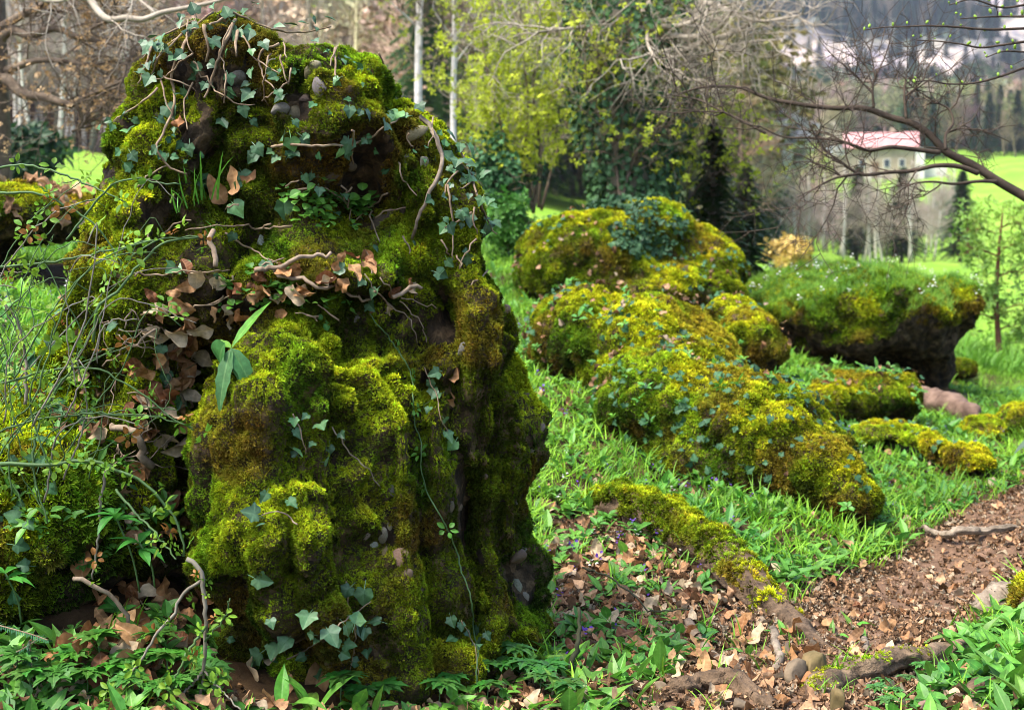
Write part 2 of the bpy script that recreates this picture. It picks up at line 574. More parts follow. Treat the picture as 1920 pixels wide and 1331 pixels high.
# path through the trees, as a centre line in plan
PATH = np.array([[.25, 2.2], [.52, 2.95], [.82, 3.5], [1.18, 4.2], [1.62, 4.8], [2.15, 5.6], [2.85, 6.5], [3.8, 7.6]])
def path_dist(x, y):
    x = np.asarray(x, float); y = np.asarray(y, float)
    c = spline(np.c_[PATH, np.zeros(len(PATH))], 60)[:, :2]
    d = np.full(x.shape, 99.0)
    for q in c: d = np.minimum(d, np.hypot(x - q[0], y - q[1]))
    return d
M_ground, _nt, _p, _o = new_mat('forest_floor')
_n1 = noise_tex(_nt, 9, 6, .7)
_n2 = noise_tex(_nt, 0.05, 4, .6)
_soil = ramp(_nt, _n1, [(.3, (.016, .010, .005)), (.55, (.055, .032, .015)), (.75, (.11, .066, .034))])
_mead = ramp(_nt, noise_tex(_nt, .12, 8, .75), [(.32, (.085, .19, .02)), (.5, (.16, .29, .025)), (.68, (.24, .33, .05))])
_fa = N(_nt, 'ShaderNodeAttribute', attribute_type='GEOMETRY', attribute_name='meadow')
_mx = N(_nt, 'ShaderNodeMix', data_type='RGBA')
_nt.links.new(_fa.outputs['Fac'], _mx.inputs[0]); _nt.links.new(_soil, _mx.inputs[6]); _nt.links.new(_mead, _mx.inputs[7])
_nt.links.new(_mx.outputs[2], _p.inputs['Base Color'])
_p.inputs['Roughness'].default_value = .9
_p.inputs['Specular IOR Level'].default_value = .1
bump(_nt, _p, _n1, .8, .02)
_us = np.linspace(-0.95, 0.95, 230)
_ys = np.exp(np.linspace(math.log(1.0), math.log(640), 330))
_U, _Y = np.meshgrid(_us, _ys)
_X = _U * (_Y + 2.2)
_Zg = ground_z(_X, _Y)
gv = np.stack([_X.ravel(), _Y.ravel(), _Zg], 1)
_nu = len(_us)
_i = np.arange((len(_ys) - 1) * _nu).reshape(-1, _nu)[:, :-1].ravel()
gf = np.stack([_i, _i + 1, _i + _nu + 1, _i + _nu], 1)
ground = mesh_obj('ground', gv, gf, M_ground)
tag(ground, 'sloping woodland ground with soil, rising to a far meadow', 'ground', kind='structure')
def meadow_mask(x, y):
    """1 where open pasture lies"""
    px, py = proj(np.stack([x, y, ground_z(x, y)], 1))
    m = sstep(14, 24, y) * (1 - sstep(235, 262, y + 12 * fbm(np.stack([x, y, 0 * x], 1) * .04, 2, 3)))
    left = sstep(18, 30, y) * (1 - sstep(66, 74, y))
    return np.where(x < -0.05 * y, left, m)
vcol(ground.data, 'meadow', meadow_mask(gv[:, 0], gv[:, 1]))
G_BVH = BVHTree.FromPolygons([tuple(q) for q in gv.tolist()], [tuple(q) for q in gf.tolist()])

# path surface, a thin worn sheet lying on the ground
_c = spline(np.c_[PATH, np.zeros(len(PATH))], 90)[:, :2]
_t = nrm(np.gradient(_c, axis=0)); _nn = np.c_[-_t[:, 1], _t[:, 0]]
_wv = np.linspace(-1, 1, 15)
_wd = 0.21 + 0.05 * np.sin(np.linspace(0, 14, 90)) + 0.05 * rng.normal(size=90)
_pv = _c[:, None] + _nn[:, None] * (_wv[None, :, None] * _wd[:, None, None])
_pv = _pv.reshape(-1, 2)
_edge = np.abs(np.tile(_wv, 90))
_pz = ground_z(_pv[:, 0], _pv[:, 1]) + 0.008 - 0.03 * (_edge > .95)
_i = np.arange(89 * 15).reshape(-1, 15)[:, :-1].ravel()
M_path = simple_mat('path_mulch', (.05, .03, .018), (.20, .12, .075), 26, .9, .012, .1, detail=8)
path = mesh_obj('path', np.c_[_pv, _pz], np.stack([_i, _i + 1, _i + 16, _i + 15], 1), M_path)
tag(path, 'brown trodden path of soil and crushed leaves', 'path', kind='structure')

# ------------------------------------------------------------------ rocks
def ico(sub=3):
    bm = bmesh.new()
    bmesh.ops.create_icosphere(bm, subdivisions=sub, radius=1)
    v = np.array([q.co[:] for q in bm.verts]); f = [[w.index for w in g.verts] for g in bm.faces]
    bm.free()
    return v, f
ICO_V, ICO_F = ico(3)
def E(px, py, Y, rpx, rpy, rd, tilt=0.0):
    """an ellipsoid of rock: centre where (px, py) lies at depth Y, radii in photo pixels at that depth and metres"""
    return (at(px, py, Y), np.array([rpx * Y / FPX, rd, rpy * Y / FPX]), tilt)
def rock_body(ells, voxel=0.015, smooth=8):
    V, F, b = [], [], 0
    for c, r, t in ells:
        v = ICO_V * r
        ct, st = math.cos(t), math.sin(t)
        v = np.c_[v[:, 0] * ct - v[:, 2] * st, v[:, 1], v[:, 0] * st + v[:, 2] * ct] + c
        V.append(v); F += [[k + b for k in f] for f in ICO_F]; b += len(v)
    me = quick_mesh('tmp', np.concatenate(V), F)
    o = bpy.data.objects.new('tmp', me)
    COL.objects.link(o)
    md = o.modifiers.new('r', 'REMESH'); md.mode = 'VOXEL'; md.voxel_size = voxel
    dg = bpy.context.evaluated_depsgraph_get(); dg.update()
    em = o.evaluated_get(dg).to_mesh()
    v = np.empty(len(em.vertices) * 3); em.vertices.foreach_get('co', v); v = v.reshape(-1, 3)
    f = np.empty(len(em.loops), int); em.loops.foreach_get('vertex_index', f); f = f.reshape(-1, 4)
    bpy.data.objects.remove(o, do_unlink=True)
    e = np.concatenate([f[:, [0, 1]], f[:, [1, 2]], f[:, [2, 3]], f[:, [3, 0]]])
    deg = np.bincount(e.ravel(), minlength=len(v)).astype(float)
    for _ in range(smooth):
        s = np.zeros_like(v)
        for k in range(3):
            s[:, k] = np.bincount(e[:, 0], v[e[:, 1], k], len(v)) + np.bincount(e[:, 1], v[e[:, 0], k], len(v))
        v = v * .35 + .65 * s / deg[:, None]
    return v, f
def vnormals(v, f):
    n = np.cross(v[f[:, 2]] - v[f[:, 0]], v[f[:, 3]] - v[f[:, 1]])
    o = np.zeros_like(v)
    for k in range(4):
        for c in range(3):
            o[:, c] += np.bincount(f[:, k], n[:, c], len(v))
    return nrm(o)
def sample_surface(v, f, dens):
    t = np.concatenate([f[:, [0, 1, 2]], f[:, [0, 2, 3]]])
    ar = np.linalg.norm(np.cross(v[t[:, 1]] - v[t[:, 0]], v[t[:, 2]] - v[t[:, 0]]), axis=1) / 2
    n = int(ar.sum() * dens)
    k = rng.choice(len(t), n, p=ar / ar.sum())
    a, b = rng.random(n), rng.random(n)
    s = a + b > 1
    a[s], b[s] = 1 - a[s], 1 - b[s]
    w = np.stack([1 - a - b, a, b], 1)
    p = (v[t[k]] * w[:, :, None]).sum(1)
    return p, k, t, w
M_rock, _nt, _p, _o = new_mat('conglomerate_rock')
_n1 = noise_tex(_nt, 22, 9, .75)
_n2 = noise_tex(_nt, 3.5, 4, .6)
_c = ramp(_nt, _n1, [(.30, (.006, .005, .0035)), (.45, (.026, .022, .015)), (.6, (.075, .066, .05)), (.76, (.22, .205, .18))])
_vc = N(_nt, 'ShaderNodeTexVoronoi'); _vc.inputs['Scale'].default_value = 34
_nt.links.new(N(_nt, 'ShaderNodeTexCoord').outputs['Object'], _vc.inputs['Vector'])
_c = mix_mul(_nt, _c, ramp(_nt, _vc.outputs['Color'], [(.2, (.5, .42, .3)), (.5, (1.0, .85, .65)), (.8, (1.9, 1.6, 1.25))]))
_c = mix_mul(_nt, _c, ramp(_nt, _n2, [(.35, (.75, .6, .4)), (.65, (1.15, 1.05, .95))]))
_nt.links.new(_c, _p.inputs['Base Color'])
_p.inputs['Roughness'].default_value = .88
_p.inputs['Specular IOR Level'].default_value = .2
_vo = N(_nt, 'ShaderNodeTexVoronoi'); _vo.inputs['Scale'].default_value = 16
_nt.links.new(N(_nt, 'ShaderNodeTexCoord').outputs['Object'], _vo.inputs['Vector'])
_ad = N(_nt, 'ShaderNodeMath', operation='ADD'); _nt.links.new(_n1, _ad.inputs[0]); _nt.links.new(_vo.outputs['Distance'], _ad.inputs[1])
bump(_nt, _p, _ad.outputs[0], 1.0, .03)
ROCKS = []
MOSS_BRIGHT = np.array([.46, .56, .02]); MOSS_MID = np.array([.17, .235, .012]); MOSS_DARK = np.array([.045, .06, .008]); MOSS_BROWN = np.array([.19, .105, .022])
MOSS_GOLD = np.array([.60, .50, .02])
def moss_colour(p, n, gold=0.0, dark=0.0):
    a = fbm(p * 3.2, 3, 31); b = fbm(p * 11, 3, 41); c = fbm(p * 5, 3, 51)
    t = np.clip(.34 + .72 * n[:, 2] + .5 * a + .5 * b - dark, 0, 1)[:, None]  # brighter on top, darker on steep sides: shading put into the moss tint
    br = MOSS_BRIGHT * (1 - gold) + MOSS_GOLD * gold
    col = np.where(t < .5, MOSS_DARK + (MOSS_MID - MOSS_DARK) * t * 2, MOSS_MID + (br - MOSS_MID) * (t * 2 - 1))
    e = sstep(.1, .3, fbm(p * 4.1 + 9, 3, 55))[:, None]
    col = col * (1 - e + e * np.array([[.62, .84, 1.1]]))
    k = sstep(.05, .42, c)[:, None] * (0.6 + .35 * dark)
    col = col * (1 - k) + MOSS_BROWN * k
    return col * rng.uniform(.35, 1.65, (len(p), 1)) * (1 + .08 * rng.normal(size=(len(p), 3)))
def make_rock(name, ells, label, voxel=.02, smooth=8, cush=(6, .022), rough=.06, flute=0.05, dens=4500, msize=1.6, gold=.4, bare=None, cover=.95, cat='rock', group=None, dark=0.0, under=-.55, crack=.03, dents=(), fine=1.0, steep=0.0):
    v, f = rock_body(ells, voxel, smooth)
    n = vnormals(v, f)
    d = rough * fbm(v * 2.3, 3, 61) + rough * .5 * fbm(v * 6, 3, 62)
    if flute:
        side = np.clip(1 - np.abs(n[:, 2]) * 1.3, 0, 1)
        d += flute * side * (fbm(v * np.array([8, 8, .8]), 3, 63))
    if crack:
        rg = 1 - np.abs(fbm(v * np.array([5.5, 5.5, 1.7]), 3, 64)) * 3.2
        d -= crack * np.clip(rg, 0, 1) ** 2
        d += fine * (.008 * fbm(v * 15, 2, 65) + .018 * fbm(v * 34, 2, 66))
    w1, _ = worley(v * cush[0] + .35 * np.stack([fbm(v * 5, 2, 3), fbm(v * 5, 2, 4), fbm(v * 5, 2, 5)], 1), 71)
    d += cush[1] * (.45 - np.clip(w1, 0, .9) ** 1.6)
    v = v + n * d[:, None]
    if dents:
        px, py = proj(v)
        front = np.clip(((CAM - v) * n).sum(1) / np.linalg.norm(CAM - v, axis=1) * 2 + .3, 0, 1)
        for cx, cy, rx, ry, am in dents:
            wob = 18 * fbm(v * 7, 2, 67)
            v[:, 1] += am * front * np.exp(-(((px + wob - cx) / rx) ** 2 + ((py - cy) / ry) ** 2))
    n = vnormals(v, f)
    base = np.array([v[:, 0].mean(), v[:, 1].mean(), v[:, 2].min()])
    root = thing(name, base, label, cat, group)
    body = mesh_obj('stone_body', v, f, M_rock)
    child_world(body, root)
    p, k, t, w = sample_surface(v, f, dens)
    pn = nrm((n[t[k]] * w[:, :, None]).sum(1))
    cov = fbm(p * 4.5, 3, 81) * .9 + fbm(p * 14, 2, 82) * .45
    keep = (cov > -cover) & (pn[:, 2] + .35 * cov > under) & (p[:, 2] > ground_z(p[:, 0], p[:, 1]) - .03)
    keep &= ((CAM - p) * pn).sum(1) > -.6 * np.linalg.norm(CAM - p, axis=1)
    if steep: keep &= rng.random(len(p)) < np.clip(1.2 - steep * 1.1 * sstep(-.35, .45, pn[:, 0]) * (1 - np.abs(pn[:, 2])) + .7 * fbm(p * 7, 3, 84), .08, 1)  # thins moss on steep right-facing sides; dark rock there deepens the shaded face
    if bare is not None: keep &= ~bare(p, pn)
    p, pn = p[keep], pn[keep]
    droop = nrm(pn + np.array([0, 0, -.25]) * (1 - np.abs(pn[:, 2:3])) + rng.normal(size=p.shape) * .28)
    sc = msize * rng.uniform(.6, 1.35, len(p)) * (1 + .5 * fbm(p * 9, 2, 83))
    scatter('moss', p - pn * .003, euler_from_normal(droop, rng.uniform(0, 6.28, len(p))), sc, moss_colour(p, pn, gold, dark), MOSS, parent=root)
    bvh = BVHTree.FromPolygons([tuple(q) for q in v.tolist()], [tuple(q) for q in f.tolist()])
    r = dict(root=root, v=v, f=f, n=n, bvh=bvh, name=name)
    ROCKS.append(r)
    return r

# the great boulder in front
def _bare_boulder(p, n):
    px, py = proj(p)
    k = fbm(p * 8, 2, 91)
    hol = np.exp(-(((px - 700) / 80) ** 2 + ((py - 330) / 110) ** 2)) + np.exp(-(((px - 560) / 55) ** 2 + ((py - 175) / 70) ** 2)) * .8 \
        + np.exp(-(((px - 730) / 45) ** 2 + ((py - 1010) / 55) ** 2)) * 1.1 + np.exp(-(((px - 985) / 32) ** 2 + ((py - 1090) / 55) ** 2)) * 1.1 \
        + np.exp(-(((px - 440) / 30) ** 2 + ((py - 150) / 32) ** 2)) + np.exp(-(((px - 470) / 170) ** 2 + ((py - 560) / 45) ** 2)) * .55 \
        + np.exp(-(((px - 640) / 160) ** 2 + ((py - 1290) / 70) ** 2)) * .7 \
        + np.exp(-(((px - 830) / 40) ** 2 + ((py - 610) / 75) ** 2)) * .9 + np.exp(-(((px - 865) / 22) ** 2 + ((py - 960) / 120) ** 2)) * .8
    return hol + k * .55 > .68
BOULDER = make_rock('mossy_boulder', [
    E(435, 200, 3.34, 160, 172, .25), E(605, 232, 3.34, 175, 165, .26), E(722, 305, 3.38, 110, 178, .25), E(352, 310, 3.34, 100, 170, .24), E(302, 410, 3.32, 78, 120, .22), E(835, 400, 3.44, 88, 160, .22), E(800, 300, 3.44, 70, 110, .2),
    E(500, 450, 3.44, 290, 210, .32), E(430, 540, 3.28, 200, 120, .22), E(620, 520, 3.30, 200, 110, .22), E(285, 560, 3.30, 98, 200, .22),
    E(790, 470, 3.44, 140, 240, .28), E(835, 680, 3.40, 140, 260, .28), E(872, 880, 3.38, 130, 260, .27), E(890, 1080, 3.36, 112, 220, .25), E(900, 1220, 3.36, 118, 90, .22),
    E(620, 700, 3.42, 330, 330, .30), E(600, 1000, 3.42, 330, 330, .30),
    E(560, 780, 3.10, 190, 185, .26), E(450, 850, 3.06, 120, 160, .22), E(560, 960, 3.04, 195, 220, .26), E(440, 980, 3.02, 118, 150, .22), E(600, 1120, 3.06, 190, 190, .26), E(720, 850, 3.16, 115, 230, .2),
    E(775, 1050, 3.18, 115, 260, .2), E(660, 1230, 3.08, 170, 120, .22), E(800, 1220, 3.19, 100, 130, .2), E(520, 1220, 3.06, 110, 110, .2), E(290, 760, 3.30, 115, 180, .22), E(215, 650, 3.38, 110, 130, .24), E(150, 770, 3.38, 120, 120, .24), E(280, 930, 3.30, 115, 200, .2)],
    'towering mossy conglomerate boulder draped with ivy in the foreground', voxel=.012, smooth=16, cush=(9, .009), rough=.045, flute=.10, crack=.07, fine=1.1, steep=.62,
    dents=[(705, 350, 60, 100, .14), (640, 400, 60, 40, .07), (832, 605, 26, 70, .12), (868, 960, 20, 150, .11), (560, 190, 55, 50, .05), (795, 800, 14, 230, .06), (905, 760, 16, 160, .05), (945, 1000, 14, 200, .07), (985, 850, 12, 220, .05), (850, 780, 10, 120, .05), (740, 900, 12, 160, .04), (890, 1150, 16, 90, .06), (700, 1040, 40, 50, .05), (345, 700, 26, 120, .06), (560, 1240, 130, 50, .08), (770, 640, 20, 100, .06)],
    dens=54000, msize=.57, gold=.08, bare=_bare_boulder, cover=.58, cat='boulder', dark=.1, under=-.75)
make_rock('mossy_rock', [E(110, 950, 3.2, 190, 190, .35), E(150, 800, 3.36, 150, 120, .3), E(40, 860, 3.3, 150, 110, .3), E(220, 980, 3.17, 90, 130, .2), E(40, 1080, 3.08, 150, 130, .25), E(200, 680, 3.42, 90, 140, .25)],
    'low rounded mossy rock at left edge under the rose canes', voxel=.02, cush=(6, .022), dens=12000, msize=1.1, gold=.1, dark=.15)
make_rock('mossy_rock', [E(60, 410, 6.2, 130, 62, .5), E(-90, 430, 6.2, 150, 90, .5)], 'rust brown mossy rock beside the left meadow', dens=8075, msize=1.18, gold=.6, voxel=.03, dark=.25)
make_rock('mossy_rock', [E(1120, 495, 9.2, 150, 108, .6), E(1200, 470, 9.3, 125, 95, .5), E(1320, 505, 9.3, 82, 76, .45), E(1200, 550, 9.0, 200, 60, .5), E(1030, 520, 9.0, 62, 80, .4)],
    'mossy hump of rock with a dark ivy cap in the middle distance', dens=7106, msize=1.27, gold=.45, voxel=.035, cush=(4, .03), dark=.1)
make_rock('mossy_rock', [E(1100, 640, 6.7, 105, 108, .45), E(1190, 650, 6.6, 130, 108, .45), E(1290, 670, 6.6, 100, 80, .4), E(1250, 720, 6.3, 160, 70, .4)],
    'long golden mossy rock with ivy directly right of the boulder', dens=11628, msize=1.07, gold=.42, voxel=.028, cush=(4, .03))
make_rock('mossy_rock', [E(1225, 755, 5.8, 110, 108, .36), E(1340, 790, 5.7, 125, 112, .36), E(1430, 820, 5.5, 125, 122, .36), E(1500, 880, 5.35, 90, 95, .3), E(1320, 860, 5.6, 110, 80, .34), E(1570, 930, 5.15, 50, 48, .2)],
    'mossy rock sloping down to the grass with golden moss and ivy', dens=13566, msize=0.98, gold=.42, voxel=.024, cush=(4, .03))
make_rock('mossy_rock', [E(1395, 640, 7.3, 60, 70, .3), E(1430, 660, 7.2, 40, 48, .22), E(1370, 590, 7.6, 50, 36, .3)], 'small golden mossy rock left of the overhanging rock', dens=10982, msize=1.07, gold=.42, voxel=.028, cush=(4, .03))
def _bare_over(p, n):
    px, py = proj(p)
    return (py > 655 - .30 * (px - 1620) + 25 * fbm(p * 3, 2, 5)) & (px > 1560)
make_rock('overhanging_rock', [E(1500, 582, 9.8, 125, 70, .8), E(1640, 582, 9.6, 168, 78, .8), E(1770, 570, 9.6, 55, 52, .6), E(1790, 600, 9.6, 34, 40, .5), E(1690, 640, 9.6, 100, 42, .6), E(1728, 700, 9.6, 36, 60, .35), E(1580, 630, 9.5, 110, 42, .6), E(1738, 655, 9.6, 50, 45, .45)],
    'flat-topped rock overhanging its narrow foot, grass growing on top', dens=8398, msize=1.27, gold=.3, voxel=.034, cush=(3.5, .07), rough=.1, bare=_bare_over, dark=.12, under=-.2)
make_rock('mossy_rock', [E(1620, 740, 7.6, 95, 48, .35), E(1690, 745, 7.6, 34, 50, .25), E(1560, 760, 7.4, 60, 42, .3)], 'mossy ivy-clad rock below the overhanging rock', dens=9690, msize=1.07, gold=.55, voxel=.028)
make_rock('mossy_rock', [E(1620, 815, 6.9, 40, 28, .22), E(1670, 810, 7.0, 60, 26, .25), E(1740, 835, 6.7, 40, 28, .2)], 'low broken row of mossy stones in the grass', dens=10336, msize=0.98, gold=.55, voxel=.024)
make_rock('mossy_rock', [E(1820, 862, 6.4, 45, 24, .18), E(1770, 850, 6.6, 30, 20, .16)], 'flat mossy stone beside the bend of the path', dens=10336, msize=0.93, gold=.55, voxel=.022)
make_rock('mossy_rock', [E(1835, 812, 7.4, 45, 26, .2)], 'rounded mossy stone standing alone in the grass', dens=10336, msize=0.98, gold=.6, voxel=.022)
make_rock('mossy_rock', [E(1930, 790, 7.6, 60, 36, .3)], 'mossy stone cut off by the right edge of view', dens=9690, msize=0.98, gold=.55, voxel=.024)
make_rock('mossy_rock', [E(1795, 692, 11, 30, 18, .25)], 'small golden moss cushion behind the overhanging rock', dens=8075, msize=1.18, gold=.9, voxel=.028)
ALL_BVH = [r['bvh'] for r in ROCKS]
def cast(px, py, bvhs):
    d = nrm(ray(px, py))
    best = None
    for b in bvhs:
        h = b.ray_cast(Vector(CAM), Vector(d), 900)
        if h[0] is not None and (best is None or h[3] < best[2]):
            best = (np.array(h[0]), np.array(h[1]), h[3])
    return best
def on_boulder(px, py): return cast(px, py, [BOULDER['bvh']])
def on_any(px, py): return cast(px, py, ALL_BVH + [G_BVH])
def on_ground(px, py): return cast(px, py, [G_BVH])

# ------------------------------------------------------------------ mountain and cliffs far behind
M_mtn, _nt, _p, _o = new_mat('mountain_cliff')
_tc = N(_nt, 'ShaderNodeTexCoord'); _sx = N(_nt, 'ShaderNodeSeparateXYZ'); _nt.links.new(_tc.outputs['Object'], _sx.inputs[0])
_rk = ramp(_nt, noise_tex(_nt, .09, 7, .75, dim=(1, 1, .45)), [(.32, (.12, .10, .14)), (.46, (.27, .22, .24)), (.55, (.46, .36, .28)), (.68, (.42, .40, .48))])
_fo = ramp(_nt, noise_tex(_nt, .12, 6, .75), [(.3, (.018, .034, .026)), (.6, (.05, .075, .045)), (.8, (.12, .11, .08))])
_at = N(_nt, 'ShaderNodeAttribute', attribute_type='GEOMETRY', attribute_name='cliff')
_mx = N(_nt, 'ShaderNodeMix', data_type='RGBA')
_nt.links.new(_at.outputs['Fac'], _mx.inputs[0]); _nt.links.new(_fo, _mx.inputs[6]); _nt.links.new(_rk, _mx.inputs[7])
_nt.links.new(_mx.outputs[2], _p.inputs['Base Color'])
_p.inputs['Roughness'].default_value = .95
_mu, _mv = np.meshgrid(np.linspace(-.35, .75, 220), np.linspace(0, 1, 110))
_my = 460 + 420 * _mv
_mxx = _mu * _my
_mz = (1 + .055 * 460) + _mv ** 1.0 * 150
_q = np.stack([_mxx.ravel(), _my.ravel(), _mz.ravel()], 1)
_n1 = fbm(_q * np.array([.012, .006, .006]), 5, 201)
_n2 = fbm(_q * np.array([.03, .03, .02]), 4, 202)
_q[:, 1] += 60 * _n1 + 30 * _n2
_q[:, 2] += 14 * fbm(_q * .01, 3, 203)
_cl = sstep(-.05, .22, fbm(_q * np.array([.016, .0, .022]), 4, 205) + .45 * np.exp(-((_q[:, 0] / _q[:, 1] - .33) / .09) ** 2) - .21)
_nu = 220
_i = np.arange(109 * _nu).reshape(-1, _nu)[:, :-1].ravel()
mountain = mesh_obj('mountain', _q, np.stack([_i, _i + 1, _i + _nu + 1, _i + _nu], 1), M_mtn)
vcol(mountain.data, 'cliff', _cl)
_mtn_v, _mtn_f, _mtn_c = _q.copy(), np.stack([_i, _i + 1, _i + _nu + 1, _i + _nu], 1), _cl.copy()
tag(mountain, 'far mountainside of pale cliffs and dark forest', 'mountain', kind='structure')

# ------------------------------------------------------------------ cobbles set in the boulder
M_peb, _nt, _p, _o = new_mat('river_pebble')
_oi = N(_nt, 'ShaderNodeObjectInfo')
_c = mix_mul(_nt, _oi.outputs['Color'], ramp(_nt, noise_tex(_nt, 30, 6, .7), [(.25, (.45, .45, .42)), (.7, (1.25, 1.22, 1.18))]))
_c = mix_mul(_nt, _c, ramp(_nt, noise_tex(_nt, 9, 4, .6), [(.35, (.55, .55, .35)), (.55, (1, 1, 1))]))
_nt.links.new(_c, _p.inputs['Base Color'])
_p.inputs['Roughness'].default_value = .6
bump(_nt, _p, noise_tex(_nt, 60, 5, .7), .5, .004)
PEB = []
for s in range(5):
    rr = np.random.default_rng(600 + s)
    v, f = ico(3)
    v = v * np.array([1, rr.uniform(.65, .9), rr.uniform(.5, .7)])
    v = v * (1 + .10 * fbm(v * 1.6 + s * 9, 2, s) + .05 * fbm(v * 4 + s, 2, s))[:, None]
    for _ in range(7):
        dd = nrm(rr.normal(size=3)); v = v - np.outer(np.clip(v @ dd - rr.uniform(.3, .6), 0, None), dd) * .92
    PEB.append(quick_mesh('pebble_%d' % s, v, f, M_peb))
GREY, TAN, PINK, WHITE, BROWN = (.15, .14, .12), (.22, .15, .08), (.16, .095, .08), (.30, .285, .25), (.09, .06, .032)
def pebble(px, py, w, h, ang, col, host=None, sink=.55):
    host = host or BOULDER
    hit = cast(px, py, [host['bvh']])
    if hit is None: return
    p, n, dist = hit
    n = nrm(n * .55 + nrm(CAM - p) * .45)
    s = dist / FPX
    o = mesh_obj('pebble', None, None, me=PEB[rng.integers(0, len(PEB))])
    o.color = (*[c * rng.uniform(.85, 1.15) for c in col], 1)
    right = np.array([math.cos(ang), 0, math.sin(ang)])
    y = nrm(np.cross(n, right))
    o.rotation_euler = euler_from_axes(y, n)
    o.scale = (w * s * .46, h * s * .52, min(w, h) * s * .45)
    o.location = p + n * (min(w, h) * s * .5 * (.5 - sink) - .004)
    child_world(o, host['root'])
for q in [(440, 150, 46, 56, .4, GREY), (580, 135, 58, 42, .7, TAN), (572, 185, 44, 36, 0, PINK), (548, 215, 40, 60, 0, BROWN), (742, 190, 26, 44, .2, GREY), (770, 165, 40, 50, .3, BROWN),
          (600, 165, 40, 50, .2, GREY), (520, 205, 50, 40, .2, GREY), (505, 120, 40, 30, .2, GREY), (778, 250, 56, 40, .3, TAN), (765, 300, 36, 26, .3, GREY), (795, 305, 22, 40, .1, WHITE),
          (296, 218, 34, 26, 0, BROWN), (425, 320, 40, 26, .2, BROWN), (390, 300, 30, 24, .3, GREY), (712, 415, 56, 44, .2, BROWN), (735, 400, 60, 40, .4, BROWN),
          (870, 655, 54, 52, .2, GREY), (948, 582, 26, 40, -.2, TAN), (975, 570, 22, 24, 0, GREY), (905, 690, 20, 18, .2, GREY), (955, 785, 12, 24, .3, WHITE), (900, 730, 12, 16, 0, GREY),
          (700, 1020, 26, 44, -.2, WHITE), (716, 1005, 24, 52, -.1, GREY), (728, 985, 22, 44, 0, TAN), (748, 1045, 42, 60, .5, TAN), (735, 920, 30, 40, .3, GREY), (762, 1075, 26, 30, .5, BROWN),
          (722, 1035, 20, 36, -.2, TAN), (690, 1000, 20, 40, -.3, GREY), (738, 970, 24, 30, .1, BROWN), (970, 1095, 40, 50, .1, GREY), (985, 1115, 30, 34, .4, GREY), (950, 1020, 30, 18, .3, GREY), (980, 1028, 40, 22, .1, GREY), (968, 1045, 50, 46, .1, BROWN),
          (1040, 905, 52, 36, -.5, GREY), (1028, 900, 30, 30, .2, GREY), (1048, 965, 30, 40, .4, PINK), (1000, 935, 24, 26, .2, PINK), (965, 945, 18, 20, .2, GREY), (1030, 1000, 40, 24, .2, BROWN), (905, 895, 22, 20, .2, BROWN),
          (825, 1095, 16, 14, .3, PINK), (796, 1090, 18, 26, .2, GREY), (985, 1170, 20, 24, .2, PINK), (995, 845, 34, 24, .3, BROWN), (1015, 800, 20, 34, .1, GREY), (985, 740, 30, 22, .3, BROWN),
          (640, 825, 22, 18, .3, GREY), (430, 880, 16, 22, 0, BROWN), (445, 875, 14, 20, .2, GREY), (560, 1200, 30, 26, .2, BROWN), (620, 1240, 40, 26, .3, BROWN), (490, 455, 32, 60, .1, WHITE), (668, 600, 24, 30, .2, GREY),
          (860, 955, 30, 24, .3, BROWN), (845, 950, 24, 40, .1, BROWN), (660, 310, 44, 34, .1, BROWN), (690, 260, 30, 34, .1, BROWN), (620, 330, 50, 36, .1, BROWN)]:
    pebble(*q)
LROCK = ROCKS[1]
for q in [(90, 1030, 34, 22, -.2, WHITE), (60, 1010, 22, 16, 0, TAN), (120, 1045, 18, 14, .1, GREY), (30, 960, 26, 18, .2, BROWN)]:
    pebble(*q, host=LROCK)

# ------------------------------------------------------------------ ivy on the boulder
M_stem = simple_mat('ivy_stem_bark', (.10, .065, .035), (.30, .22, .14), 40, .8, .002, dim=(1, 1, 1))
M_root = simple_mat('pale_root_bark', (.07, .05, .032), (.30, .24, .175), 24, .8, .008)
M_green = simple_mat('green_cane', (.035, .075, .022), (.085, .15, .05), 12, .5, 0)
M_cane_old = simple_mat('old_cane', (.10, .085, .06), (.22, .20, .15), 14, .7, .001)
def vine_path(pix, bvhs, lift=.019, n=None):
    pts = []
    dens = []
    for (a, b), (c, d) in zip(pix[:-1], pix[1:]):
        k = max(2, int(math.hypot(c - a, d - b) / 9))
        for t in np.linspace(0, 1, k, endpoint=False): dens.append((a + (c - a) * t, b + (d - b) * t))
    dens.append(pix[-1])
    sp = spline([(x, y, 0) for x, y in pix], max(4, len(dens)))
    last = None
    for x, y, _ in sp:
        h = cast(x, y, bvhs)
        if h is None:
            if last is None: continue
            d = nrm(ray(x, y)); pts.append(CAM + d * last)
            continue
        last = h[2] if last is None or abs(h[2] - last) < .25 else last * .7 + h[2] * .3
        pts.append(CAM + nrm(ray(x, y)) * (last - lift) + h[1] * lift * .4)
    p = np.array(pts).reshape(-1, 3)
    if len(p) < 3: return p
    for _ in range(2):
        p[1:-1] = .25 * p[:-2] + .5 * p[1:-1] + .25 * p[2:]
    return p + rng.normal(size=p.shape) * .0012
def place_leaf(o, p, n, up, size, jitter=.35):
    nv = nrm(n + rng.normal(size=3) * jitter)
    yv = nrm(up + rng.normal(size=3) * .45)
    o.rotation_euler = euler_from_axes(yv, nv)
    o.location = p
    o.scale = (size,) * 3
def ivy_col():
    a = rng.random()
    c = np.array([.012, .045, .014]) * (1 - a) + np.array([.035, .10, .026]) * a
    if rng.random() < .12: c = np.array([.06, .16, .035])
    return (*(c * rng.uniform(.8, 1.25)), 1)
